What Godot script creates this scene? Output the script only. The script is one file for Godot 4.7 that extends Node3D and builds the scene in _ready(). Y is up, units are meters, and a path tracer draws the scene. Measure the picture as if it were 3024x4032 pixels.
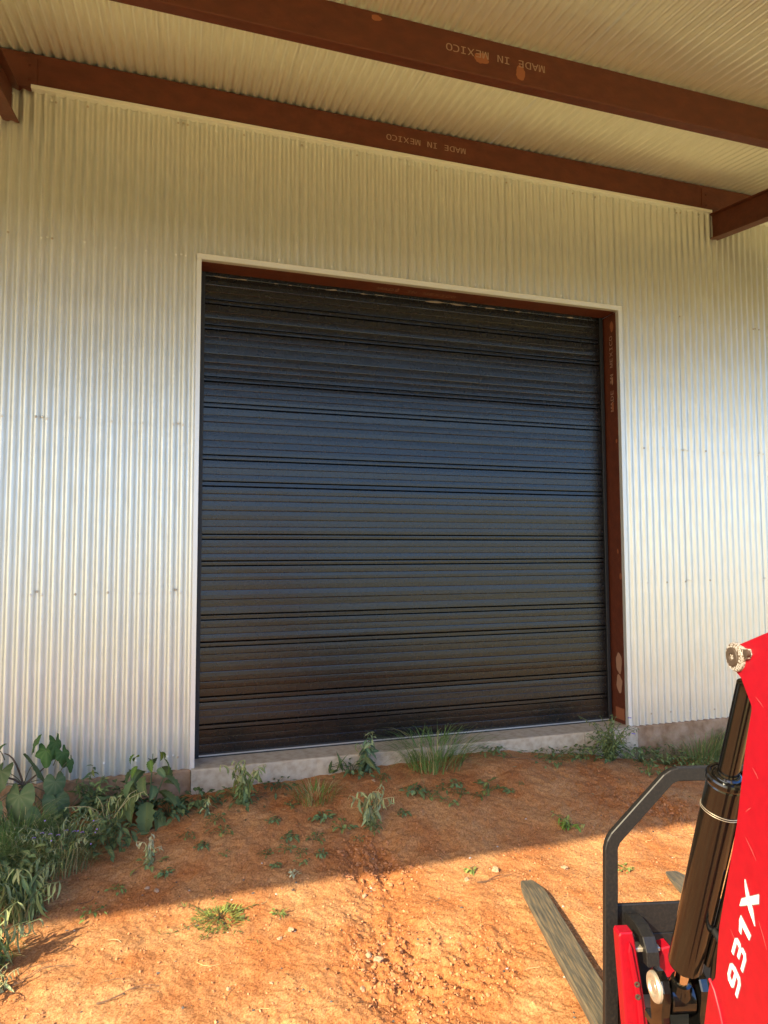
extends Node3D
# A shed wall with a black roll-up door under a steel canopy, red dirt in front, a compact loader with pallet forks at the right.

const PITCH := 0.067746            # one corrugation; thirteen to a sheet
const SHEET := 0.8807
const SLOPE := 0.165               # roof fall per metre
const OPEN_L := 1.025
const OPEN_R := 4.604
const OPEN_T := 3.646
const LIGHT_FLAT := Vector2(0.845, -0.535)
const SUN_HEIGHT := 34.0
const EAVE := 4.6

var rng := RandomNumberGenerator.new()
var used := {}
var M := {}
var n_low := FastNoiseLite.new()
var n_mid := FastNoiseLite.new()
var n_small := FastNoiseLite.new()
var n_fine := FastNoiseLite.new()

# ------------------------------------------------------------------ naming
func numbered(called: String) -> String:
	var n: int = used.get(called, 0)
	used[called] = n + 1
	return called if n == 0 else "%s_%03d" % [called, n]

func tag(o: Node, label: String, category: String, group := "", kind := "") -> void:
	o.set_meta("label", label)
	o.set_meta("category", category)
	if group: o.set_meta("group", group)
	if kind: o.set_meta("kind", kind)

func thing(called: String, label: String, category: String, at := Vector3.ZERO, turn := 0.0, group := "", kind := "") -> Node3D:
	var o := Node3D.new()
	o.name = numbered(called)
	add_child(o, true)
	o.position = at
	o.rotation.y = turn
	tag(o, label, category, group, kind)
	return o

func put(called: String, mesh: Mesh, mat: Material, parent: Node, t := Transform3D()) -> MeshInstance3D:
	var o := MeshInstance3D.new()
	o.mesh = mesh
	o.material_override = mat
	o.transform = t
	o.name = numbered(called) if parent == self else child_name(called, parent)
	parent.add_child(o, true)
	return o

func child_name(called: String, parent: Node) -> String:
	var key := str(parent.get_instance_id()) + called
	var n: int = used.get(key, 0)
	used[key] = n + 1
	return called if n == 0 else "%s_%03d" % [called, n]

func build(called: String, st: SurfaceTool, mat: Material, parent: Node, t := Transform3D()) -> MeshInstance3D:
	return put(called, st.commit(), mat, parent, t)

# ------------------------------------------------------------------ shapes
func mb() -> SurfaceTool:
	var st := SurfaceTool.new()
	st.begin(Mesh.PRIMITIVE_TRIANGLES)
	return st

func tri(st: SurfaceTool, a: Vector3, b: Vector3, c: Vector3, n: Vector3) -> void:
	if (b - a).cross(c - a).dot(n) > 0.0:
		var s := b
		b = c
		c = s
	for p: Vector3 in [a, b, c]:
		st.set_normal(n)
		st.add_vertex(p)

func quad(st: SurfaceTool, a: Vector3, b: Vector3, c: Vector3, d: Vector3, toward: Vector3) -> void:
	var n := (b - a).cross(c - a).normalized()
	if n.length() < 0.5: n = (c - a).cross(d - a).normalized()
	if n.dot(toward) < 0.0: n = -n
	tri(st, a, b, c, n)
	tri(st, a, c, d, n)

# a box with chamfered edges
func box(st: SurfaceTool, t: Transform3D, size: Vector3, ch := 0.003) -> void:
	var h := size / 2.0
	ch = min(ch, min(h.x, min(h.y, h.z)) * 0.6)
	var ax := [Vector3.RIGHT, Vector3.UP, Vector3.BACK]
	for i in 3:
		var u: Vector3 = ax[(i + 1) % 3]
		var v: Vector3 = ax[(i + 2) % 3]
		var hu: float = h[(i + 1) % 3] - ch
		var hv: float = h[(i + 2) % 3] - ch
		for s in [-1.0, 1.0]:
			var n: Vector3 = ax[i] * s
			var c: Vector3 = n * h[i]
			quad(st, t * (c + u * hu + v * hv), t * (c - u * hu + v * hv), t * (c - u * hu - v * hv), t * (c + u * hu - v * hv), t.basis * n)
		# the four edges that run along axis i
		for su in [-1.0, 1.0]:
			for sv in [-1.0, 1.0]:
				var e: float = h[i] - ch
				var p: Vector3 = u * (su * (hu + ch)) + v * (sv * hv)
				var q: Vector3 = u * (su * hu) + v * (sv * (hv + ch))
				quad(st, t * (p + ax[i] * e), t * (q + ax[i] * e), t * (q - ax[i] * e), t * (p - ax[i] * e), t.basis * (u * su + v * sv))
	for sx in [-1.0, 1.0]:
		for sy in [-1.0, 1.0]:
			for sz in [-1.0, 1.0]:
				var k := Vector3(sx, sy, sz)
				var a := Vector3(sx * h.x, sy * (h.y - ch), sz * (h.z - ch))
				var b := Vector3(sx * (h.x - ch), sy * h.y, sz * (h.z - ch))
				var c := Vector3(sx * (h.x - ch), sy * (h.y - ch), sz * h.z)
				tri(st, t * a, t * b, t * c, (t.basis * k).normalized())

func boxat(st: SurfaceTool, lo: Vector3, hi: Vector3, ch := 0.003) -> void:
	box(st, Transform3D(Basis(), (lo + hi) / 2.0), (hi - lo).abs(), ch)

# a flat outline (x, y) given depth along z, edges chamfered a little
func prism(st: SurfaceTool, pts: PackedVector2Array, t: Transform3D, depth: float, ch := 0.002) -> void:
	if Geometry2D.is_polygon_clockwise(pts): pts.reverse()
	var inner := pts
	if ch > 0.0:
		inner = PackedVector2Array()
		var k := pts.size()
		for i in k:
			var e0 := (pts[i] - pts[(i + k - 1) % k]).normalized()
			var e1 := (pts[(i + 1) % k] - pts[i]).normalized()
			var n0 := Vector2(-e0.y, e0.x)
			var n1 := Vector2(-e1.y, e1.x)
			var m := n0 + n1
			inner.append(pts[i] + (m / max(m.length_squared(), 0.3)) * 2.0 * ch)
	var idx := Geometry2D.triangulate_polygon(inner)
	for s in [-1.0, 1.0]:
		var z: float = s * depth / 2.0
		for i in range(0, idx.size(), 3):
			tri(st, t * v3(inner[idx[i]], z), t * v3(inner[idx[i + 1]], z), t * v3(inner[idx[i + 2]], z), (t.basis * Vector3(0, 0, s)).normalized())
	var n := pts.size()
	for i in n:
		var j := (i + 1) % n
		var e := (pts[j] - pts[i]).normalized()
		var out := t.basis * Vector3(e.y, -e.x, 0)
		var zz := depth / 2.0 - ch
		quad(st, t * v3(pts[i], -zz), t * v3(pts[j], -zz), t * v3(pts[j], zz), t * v3(pts[i], zz), out)
		if ch > 0.0:
			for s in [-1.0, 1.0]:
				quad(st, t * v3(pts[i], zz * s), t * v3(pts[j], zz * s), t * v3(inner[j], depth / 2.0 * s), t * v3(inner[i], depth / 2.0 * s), out + t.basis * Vector3(0, 0, s))

func v3(p: Vector2, z: float) -> Vector3:
	return Vector3(p.x, p.y, z)

# turned shape: profile (radius, height) along the local y axis, smooth except where the profile turns sharply
func lathe(st: SurfaceTool, prof: PackedVector2Array, t: Transform3D, sides := 24) -> void:
	for i in prof.size() - 1:
		var a := prof[i]
		var b := prof[i + 1]
		var d := (b - a).normalized()
		for k in sides:
			var a0 := TAU * k / sides
			var a1 := TAU * (k + 1) / sides
			var r0 := Vector3(cos(a0), 0, sin(a0))
			var r1 := Vector3(cos(a1), 0, sin(a1))
			var n0 := (t.basis * (r0 * d.y + Vector3.DOWN * d.x)).normalized()
			var n1 := (t.basis * (r1 * d.y + Vector3.DOWN * d.x)).normalized()
			var p := [t * (r0 * a.x + Vector3.UP * a.y), t * (r1 * a.x + Vector3.UP * a.y), t * (r1 * b.x + Vector3.UP * b.y), t * (r0 * b.x + Vector3.UP * b.y)]
			for q: Array in [[0, n0], [1, n1], [2, n1], [0, n0], [2, n1], [3, n0]]:
				st.set_normal(q[1])
				st.add_vertex(p[q[0]])

func tube(st: SurfaceTool, path: PackedVector3Array, radii: PackedFloat32Array, sides := 8, color := Color.WHITE) -> void:
	var rings: Array[PackedVector3Array] = []
	var norms: Array[PackedVector3Array] = []
	var side := Vector3.RIGHT
	for i in path.size():
		var d := (path[min(i + 1, path.size() - 1)] - path[max(i - 1, 0)]).normalized()
		if abs(side.dot(d)) > 0.95: side = Vector3.UP if abs(d.y) < 0.9 else Vector3.BACK
		var u := (side - d * side.dot(d)).normalized()
		side = u
		var v := d.cross(u)
		var ring := PackedVector3Array()
		var nn := PackedVector3Array()
		for k in sides:
			var a := TAU * k / sides
			var n := u * cos(a) + v * sin(a)
			nn.append(n)
			ring.append(path[i] + n * radii[min(i, radii.size() - 1)])
		rings.append(ring)
		norms.append(nn)
	for i in path.size() - 1:
		for k in sides:
			var l := (k + 1) % sides
			for q: Array in [[i, k], [i + 1, l], [i, l], [i, k], [i + 1, k], [i + 1, l]]:
				st.set_color(color)
				st.set_normal(norms[q[0]][q[1]])
				st.add_vertex(rings[q[0]][q[1]])
	for e in [0, path.size() - 1]:
		var n: Vector3 = (path[0] - path[1]).normalized() if e == 0 else (path[e] - path[e - 1]).normalized()
		for k in range(1, sides - 1):
			st.set_color(color)
			tri(st, rings[e][0], rings[e][k], rings[e][k + 1], n)

func axis_to(from: Vector3, to: Vector3) -> Transform3D:
	var y := (to - from).normalized()
	var x := y.cross(Vector3.BACK if abs(y.z) < 0.9 else Vector3.RIGHT).normalized()
	return Transform3D(Basis(x, y, x.cross(y)), from)

# ------------------------------------------------------------------ materials
func noise_tex(freq: float, size: int, kind := FastNoiseLite.TYPE_SIMPLEX_SMOOTH, oct := 4, ramp: Gradient = null, bump := 0.0, seed_ := 3) -> NoiseTexture2D:
	var f := FastNoiseLite.new()
	f.noise_type = kind
	f.frequency = freq
	f.fractal_octaves = oct
	f.seed = seed_
	var t := NoiseTexture2D.new()
	t.width = size
	t.height = size
	t.seamless = true
	t.noise = f
	if ramp: t.color_ramp = ramp
	if bump > 0.0:
		t.as_normal_map = true
		t.bump_strength = bump
	return t

func ramp(stops: Array) -> Gradient:
	var g := Gradient.new()
	var off := PackedFloat32Array()
	var col := PackedColorArray()
	for s: Array in stops:
		off.append(s[0])
		col.append(s[1])
	g.offsets = off
	g.colors = col
	return g

func lin(r: float, g: float, b: float) -> Color:
	return Color(r, g, b).linear_to_srgb()

func grey(v: float) -> Color:
	return lin(v, v, v)

func mat(called: String, color: Color, rough: float, metal := 0.0, spec := 0.5) -> StandardMaterial3D:
	var m := StandardMaterial3D.new()
	m.resource_name = called
	m.albedo_color = color
	m.roughness = rough
	m.metallic = metal
	m.metallic_specular = spec
	M[called] = m
	return m

func tri_tex(m: StandardMaterial3D, scale: Vector3, world := true) -> void:
	m.uv1_triplanar = true
	m.uv1_world_triplanar = world
	m.uv1_scale = scale

func make_materials() -> void:
	var m := mat("galvalume", lin(0.66, 0.655, 0.61), 1.0, 0.75)
	m.albedo_texture = noise_tex(0.02, 512, FastNoiseLite.TYPE_SIMPLEX_SMOOTH, 5, ramp([[0.0, Color(0.93, 0.93, 0.92)], [0.5, Color(0.97, 0.97, 0.96)], [1.0, Color(1, 1, 1)]]), 0.0, 11)
	m.roughness_texture = noise_tex(0.03, 256, FastNoiseLite.TYPE_SIMPLEX_SMOOTH, 5, ramp([[0.0, grey(0.10)], [1.0, grey(0.17)]]), 0.0, 12)
	m.roughness_texture_channel = BaseMaterial3D.TEXTURE_CHANNEL_RED
	tri_tex(m, Vector3(3.0, 0.35, 3.0))
	var mr: StandardMaterial3D = m.duplicate()
	mr.resource_name = "galvalume_roof"
	mr.albedo_color = lin(0.90, 0.88, 0.80)
	mr.metallic = 0.6
	mr.uv1_scale = Vector3(3.0, 3.0, 0.35)
	M["galvalume_roof"] = mr
	mat("trim", lin(0.66, 0.65, 0.61), 0.42, 0.55)
	m = mat("primer_red", lin(0.105, 0.025, 0.011), 0.55, 0.0, 0.4)
	m.albedo_texture = noise_tex(0.012, 512, FastNoiseLite.TYPE_SIMPLEX_SMOOTH, 6, ramp([[0.0, Color(0.86, 0.86, 0.86)], [0.55, Color(0.94, 0.94, 0.94)], [0.85, Color(1, 1, 1)], [1.0, Color(1, 0.97, 0.92)]]), 0.0, 21)
	tri_tex(m, Vector3(0.9, 1.6, 1.6))
	m.normal_enabled = true
	m.normal_texture = noise_tex(0.08, 256, FastNoiseLite.TYPE_SIMPLEX_SMOOTH, 3, null, 1.5, 22)
	m.normal_scale = 0.25
	mat("primer_worn", lin(0.30, 0.16, 0.10), 0.7)
	mat("primer_rust", lin(0.24, 0.075, 0.03), 0.75)
	mat("stencil_faint", lin(0.17, 0.075, 0.05), 0.8)
	mat("stencil", lin(0.27, 0.165, 0.12), 0.8)
	m = mat("door_black", lin(0.006, 0.0056, 0.0054), 0.24, 0.0, 0.52)
	m.albedo_texture = noise_tex(0.015, 512, FastNoiseLite.TYPE_SIMPLEX_SMOOTH, 6, ramp([[0.0, Color(0.7, 0.7, 0.7)], [0.6, Color(0.85, 0.85, 0.85)], [0.8, Color(1, 0.97, 0.94)], [1.0, Color(1, 0.95, 0.9)]]), 0.0, 33)
	m.roughness_texture = noise_tex(0.012, 512, FastNoiseLite.TYPE_SIMPLEX_SMOOTH, 5, ramp([[0.0, grey(0.6)], [1.0, Color(1, 1, 1)]]), 0.0, 34)
	m.roughness = 0.29
	m.normal_enabled = true
	m.normal_texture = noise_tex(0.05, 512, FastNoiseLite.TYPE_SIMPLEX_SMOOTH, 3, null, 3.0, 31)
	m.normal_scale = 0.30
	tri_tex(m, Vector3(3.2, 4.2, 3.2))
	mat("guide_black", lin(0.010, 0.010, 0.011), 0.5)
	mat("aluminium", lin(0.75, 0.76, 0.78), 0.3, 0.9)
	mat("dusty_felt", lin(0.17, 0.13, 0.10), 0.95)
	m = mat("concrete", lin(0.46, 0.385, 0.29), 0.9)
	m.albedo_texture = noise_tex(0.01, 512, FastNoiseLite.TYPE_SIMPLEX_SMOOTH, 6, ramp([[0.0, Color(0.84, 0.81, 0.78)], [0.4, Color(0.93, 0.92, 0.90)], [1.0, Color(1, 1, 1)]]), 0.0, 41)
	m.normal_enabled = true
	m.normal_texture = noise_tex(0.1, 256, FastNoiseLite.TYPE_SIMPLEX_SMOOTH, 4, null, 3.0, 42)
	m.normal_scale = 0.4
	tri_tex(m, Vector3(2.6, 2.6, 2.6))
	m = mat("concrete_stained", lin(0.34, 0.235, 0.155), 0.95)
	m.albedo_texture = noise_tex(0.012, 512, FastNoiseLite.TYPE_SIMPLEX_SMOOTH, 6, ramp([[0.0, Color(0.74, 0.66, 0.58)], [0.5, Color(0.90, 0.87, 0.83)], [1.0, Color(1, 1, 1)]]), 0.0, 43)
	m.normal_enabled = true
	m.normal_texture = noise_tex(0.1, 256, FastNoiseLite.TYPE_SIMPLEX_SMOOTH, 4, null, 3.0, 44)
	m.normal_scale = 0.5
	tri_tex(m, Vector3(1.1, 1.1, 1.1))
	m = mat("dirt", Color.WHITE, 0.97, 0.0, 0.2)
	m.vertex_color_use_as_albedo = true
	m.albedo_texture = noise_tex(0.035, 1024, FastNoiseLite.TYPE_SIMPLEX_SMOOTH, 6, ramp([[0.0, Color(0.62, 0.58, 0.55)], [0.4, Color(0.86, 0.84, 0.82)], [0.62, Color(0.97, 0.97, 0.97)], [1.0, Color(1, 1, 1)]]), 0.0, 51)
	m.normal_enabled = true
	m.normal_texture = noise_tex(0.09, 1024, FastNoiseLite.TYPE_SIMPLEX_SMOOTH, 5, null, 6.0, 52)
	m.normal_scale = 1.0
	tri_tex(m, Vector3(1.9, 1.9, 1.9))
	m = mat("clod", Color.WHITE, 0.97, 0.0, 0.2)
	m.vertex_color_use_as_albedo = true
	m = mat("pale_stone", lin(0.48, 0.34, 0.235), 0.9)
	m.albedo_texture = noise_tex(0.05, 256, FastNoiseLite.TYPE_SIMPLEX_SMOOTH, 4, ramp([[0.0, Color(0.7, 0.6, 0.5)], [1.0, Color(1, 1, 1)]]), 0.0, 61)
	tri_tex(m, Vector3(9, 9, 9), false)
	m = mat("leaf", Color.WHITE, 0.7, 0.0, 0.22)
	m.vertex_color_use_as_albedo = true
	m.cull_mode = BaseMaterial3D.CULL_DISABLED
	m.backlight_enabled = true
	m.backlight = Color(0.35, 0.45, 0.15)
	m = mat("stem", Color.WHITE, 0.75)
	m.vertex_color_use_as_albedo = true
	m = mat("loader_red", lin(0.25, 0.001, 0.008), 0.34, 0.0, 0.4)
	m.roughness_texture = noise_tex(0.02, 256, FastNoiseLite.TYPE_SIMPLEX_SMOOTH, 5, ramp([[0.0, grey(0.7)], [1.0, Color(1, 1, 1)]]), 0.0, 71)
	m.roughness = 0.5
	m.albedo_texture = noise_tex(0.02, 512, FastNoiseLite.TYPE_SIMPLEX_SMOOTH, 6, ramp([[0.0, Color(0.94, 0.96, 0.96)], [0.7, Color(1, 1, 1)], [1.0, Color(1, 1, 1)]]), 0.0, 72)
	tri_tex(m, Vector3(2.5, 2.5, 2.5), false)
	m = mat("black_gloss", lin(0.006, 0.0055, 0.005), 0.22, 0.0, 0.6)
	m.roughness_texture = noise_tex(0.03, 256, FastNoiseLite.TYPE_SIMPLEX_SMOOTH, 5, ramp([[0.0, grey(0.25)], [1.0, Color(1, 1, 1)]]), 0.0, 73)
	m.roughness = 0.15
	m.albedo_texture = noise_tex(0.03, 512, FastNoiseLite.TYPE_SIMPLEX_SMOOTH, 6, ramp([[0.0, Color(0.7, 0.7, 0.7)], [0.75, Color(0.85, 0.85, 0.85)], [1.0, Color(1.0, 0.95, 0.9)]]), 0.0, 74)
	tri_tex(m, Vector3(4, 4, 4), false)
	m = mat("black_paint", lin(0.015, 0.014, 0.0135), 0.5, 0.0, 0.4)
	m.albedo_texture = noise_tex(0.03, 512, FastNoiseLite.TYPE_SIMPLEX_SMOOTH, 6, ramp([[0.0, Color(0.6, 0.6, 0.6)], [0.6, Color(0.8, 0.8, 0.8)], [0.8, Color(1, 0.94, 0.88)], [1.0, Color(1.0, 0.9, 0.8)]]), 0.0, 75)
	tri_tex(m, Vector3(5, 5, 5), false)
	m = mat("fork_steel", lin(0.19, 0.165, 0.13), 0.6, 0.2)
	m.albedo_texture = noise_tex(0.02, 512, FastNoiseLite.TYPE_SIMPLEX_SMOOTH, 6, ramp([[0.0, Color(0.56, 0.57, 0.57)], [0.42, Color(0.72, 0.73, 0.71)], [0.6, Color(0.86, 0.83, 0.76)], [0.8, Color(0.98, 0.91, 0.78)], [1.0, Color(1, 0.88, 0.7)]]), 0.0, 76)
	m.normal_enabled = true
	m.normal_texture = noise_tex(0.06, 256, FastNoiseLite.TYPE_SIMPLEX_SMOOTH, 4, null, 3.0, 77)
	m.normal_scale = 0.4
	tri_tex(m, Vector3(8.0, 8.0, 0.5), false)
	mat("chrome", lin(0.72, 0.68, 0.62), 0.12, 1.0)
	m = mat("grease", lin(0.38, 0.37, 0.36), 0.45)
	m.albedo_texture = noise_tex(0.04, 256, FastNoiseLite.TYPE_SIMPLEX_SMOOTH, 4, ramp([[0.0, Color(0.30, 0.22, 0.16)], [0.40, Color(0.52, 0.42, 0.33)], [0.5, Color(0.92, 0.9, 0.88)], [1.0, Color(1, 1, 1)]]), 0.0, 78)
	tri_tex(m, Vector3(14, 14, 14), false)
	mat("grease_dirty", lin(0.05, 0.034, 0.024), 0.5)
	mat("worn_steel", lin(0.42, 0.36, 0.28), 0.4, 0.6)
	mat("rubber", lin(0.015, 0.015, 0.015), 0.6)
	mat("scratch", lin(0.48, 0.10, 0.09), 0.6)
	mat("decal_white", lin(0.72, 0.73, 0.74), 0.45)
	mat("decal_grey", lin(0.17, 0.16, 0.17), 0.45)

# ------------------------------------------------------------------ ground
const FOOT := [Vector2(-300, -0.35), Vector2(-3, -0.3), Vector2(-0.2, -0.22), Vector2(0.3, -0.2), Vector2(0.86, -0.19), Vector2(1.3, -0.135), Vector2(1.7, -0.135), Vector2(2.4, -0.105), Vector2(3.2, -0.075), Vector2(3.7, -0.12), Vector2(4.14, -0.18), Vector2(4.5, -0.245), Vector2(5, -0.31), Vector2(6, -0.33), Vector2(300, -0.35)]
const DUG := [Vector4(2.0, 0.98, 0.13, 1.0), Vector4(2.02, 1.18, 0.16, 1.1), Vector4(1.89, 1.72, 0.20, 1.0), Vector4(1.86, 2.1, 0.22, 1.1), Vector4(2.15, 2.15, 0.2, 0.7), Vector4(4.15, 1.0, 0.18, 0.9), Vector4(2.35, 1.95, 0.2, 0.5), Vector4(1.3, 2.2, 0.15, 0.4), Vector4(3.9, 0.75, 0.3, 0.35)]

func foot(x: float) -> float:
	for i in FOOT.size() - 1:
		if x <= FOOT[i + 1].x:
			var t: float = (x - FOOT[i].x) / (FOOT[i + 1].x - FOOT[i].x)
			return lerpf(FOOT[i].y, FOOT[i + 1].y, t)
	return -0.35

func dug(x: float, z: float) -> float:
	var s := 0.0
	for d: Vector4 in DUG:
		var q := Vector2((x - d.x) / d.z, (z - d.y) / d.z * 0.8).length_squared()
		if q < 6.0: s += d.w * exp(-q)
	return min(s, 1.2)

func base_ground(x: float, z: float) -> float:
	var y := foot(x)
	y += (-0.33 - y) * smoothstep(0.15, 1.35, z)
	y += 0.04 * exp(-pow((x - 3.9) / 0.8, 2.0) - pow((z - 0.95) / 0.5, 2.0))
	return y - 0.03 * smoothstep(1.6, 3.0, z)

func ground(x: float, z: float) -> float:
	var y := base_ground(x, z)
	var d := dug(x, z)
	var near := clampf((9.0 - Vector2(x - 2.0, z - 1.0).length()) / 4.0, 0.0, 1.0)
	if near > 0.0:
		y += near * (n_low.get_noise_2d(x, z) * 0.022 + n_mid.get_noise_2d(x, z) * (0.008 + 0.016 * d) + n_small.get_noise_2d(x, z) * (0.0042 + 0.009 * d) + n_fine.get_noise_2d(x, z) * (0.0023 + 0.004 * d))
		# two shallow wheel tracks that lead to the loader
		var s := x + 0.22 * z
		y -= near * 0.014 * (exp(-pow((s - 2.32) / 0.11, 2.0)) ) * smoothstep(1.0, 1.6, z)
	return y - d * 0.012

func steps(lo: float, hi: float, step: float, far: float) -> PackedFloat32Array:
	var out := PackedFloat32Array()
	var d := step
	var x := lo
	var left: Array[float] = []
	while x > -far:
		d *= 1.25
		x -= d
		left.append(x)
	left.reverse()
	for v in left: out.append(v)
	var n := int(round((hi - lo) / step))
	for i in n + 1: out.append(lo + step * i)
	d = step
	x = hi
	while x < far:
		d *= 1.25
		x += d
		out.append(x)
	return out

func make_ground() -> void:
	var xs := steps(-0.3, 5.6, 0.0078, 260.0)
	var zs := steps(-0.02, 2.7, 0.0078, 260.0)
	var nx := xs.size()
	var nz := zs.size()
	var pos := PackedVector3Array()
	var nor := PackedVector3Array()
	var col := PackedColorArray()
	pos.resize(nx * nz)
	nor.resize(nx * nz)
	col.resize(nx * nz)
	for j in nz:
		for i in nx:
			pos[j * nx + i] = Vector3(xs[i], ground(xs[i], zs[j]), zs[j])
	var pale := Color(0.50, 0.265, 0.12)
	var deep := Color(0.41, 0.165, 0.062)
	var field := Color(0.60, 0.52, 0.22)
	for j in nz:
		for i in nx:
			var k := j * nx + i
			var a := pos[j * nx + max(i - 1, 0)]
			var b := pos[j * nx + min(i + 1, nx - 1)]
			var c := pos[max(j - 1, 0) * nx + i]
			var d := pos[min(j + 1, nz - 1) * nx + i]
			nor[k] = (d - c).cross(b - a).normalized()
			var p := pos[k]
			var t := clampf(0.45 + 0.85 * n_low.get_noise_2d(p.x * 1.7 + 40.0, p.z * 1.7) + 0.35 * n_mid.get_noise_2d(p.x + 9.0, p.z) + 0.8 * dug(p.x, p.z), 0.0, 1.0)
			var q := pale.lerp(deep, t)
			q = q * (1.0 + 0.16 * n_fine.get_noise_2d(p.x + 3.0, p.z) + 0.12 * n_small.get_noise_2d(p.x + 5.0, p.z))
			var away := Vector2(p.x - 2.0, p.z - 1.0).length()
			q = q.lerp(field, smoothstep(3.3, 5.6, away + 2.0 * n_low.get_noise_2d(p.x * 0.3, p.z * 0.3)))
			q.a = 1.0
			col[k] = q
	var idx := PackedInt32Array()
	idx.resize((nx - 1) * (nz - 1) * 6)
	var w := 0
	for j in nz - 1:
		for i in nx - 1:
			var k := j * nx + i
			for v: int in [k, k + 1, k + nx, k + 1, k + nx + 1, k + nx]:
				idx[w] = v
				w += 1
	var arr := []
	arr.resize(Mesh.ARRAY_MAX)
	arr[Mesh.ARRAY_VERTEX] = pos
	arr[Mesh.ARRAY_NORMAL] = nor
	arr[Mesh.ARRAY_COLOR] = col
	arr[Mesh.ARRAY_INDEX] = idx
	var mesh := ArrayMesh.new()
	mesh.add_surface_from_arrays(Mesh.PRIMITIVE_TRIANGLES, arr)
	var o := put("ground", mesh, M["dirt"], self)
	tag(o, "red dirt ground sloping up to the slab, half in shade, half sunlit", "ground", "", "structure")

# ------------------------------------------------------------------ corrugated sheets
func rib(t: float) -> float:      # 0 in the valley, 1 on the crest
	return 0.5 + 0.5 * tanh(0.75 * cos(TAU * t)) / tanh(0.75)

const RIB_AT := [0.0, 0.10, 0.165, 0.205, 0.245, 0.285, 0.33, 0.40, 0.5, 0.60, 0.67, 0.715, 0.755, 0.795, 0.835, 0.90]

# ribs across x from x0 to x1 (phase in world metres), lengths along v; shape is (x, height, v)
func corrugated(st: SurfaceTool, x0: float, x1: float, v0: float, v1: float, depth: float, phase: float, upright: bool, tilt := 0.0, mid := 0.0) -> void:
	var xs := PackedFloat32Array([x0])
	var k := floori((x0 - phase) / PITCH)
	while phase + k * PITCH < x1:
		for f: float in RIB_AT:
			var x := phase + (k + f) * PITCH
			if x > x0 + 0.001 and x < x1 - 0.001: xs.append(x)
		k += 1
	xs.append(x1)
	var rows := 9
	var prev := []
	for i in xs.size():
		var t := (xs[i] - phase) / PITCH
		var h := depth * rib(t) + tilt * ((xs[i] - x0) / (x1 - x0) - 0.5) * 2.0
		var sl := depth * (rib(t + 0.01) - rib(t - 0.01)) / (0.02 * PITCH)
		var nn := Vector3(-sl, 1, 0).normalized()
		var cur := []
		for r in rows + 1:
			var v := lerpf(v0, v1, float(r) / rows)
			# sheets are never quite flat: a gentle bow between fixings
			var bow := 0.0004 * n_low.get_noise_2d(xs[i] * 1.3 + mid, v * 1.1)
			cur.append([Vector3(xs[i], h + bow, v), nn])
		if i > 0:
			for r in rows:
				var q := [prev[r], cur[r], cur[r + 1], prev[r + 1]]
				for s: int in ([0, 2, 1, 0, 3, 2] if upright else [0, 1, 2, 0, 2, 3]):
					var p: Vector3 = q[s][0]
					var n: Vector3 = q[s][1]
					if upright:
						st.set_normal(Vector3(n.x, 0, n.y))
						st.add_vertex(Vector3(p.x, p.z, p.y))
					else:
						st.set_normal(n)
						st.add_vertex(p)
		prev = cur

func screw_mesh() -> ArrayMesh:
	var st := mb()
	lathe(st, PackedVector2Array([Vector2(0.0085, 0), Vector2(0.0085, 0.0012), Vector2(0.006, 0.0028), Vector2(0.0, 0.0028)]), Transform3D(), 12)
	lathe(st, PackedVector2Array([Vector2(0.0045, 0.0028), Vector2(0.0045, 0.0075), Vector2(0.0, 0.0085)]), Transform3D(), 6)
	return st.commit()

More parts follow.
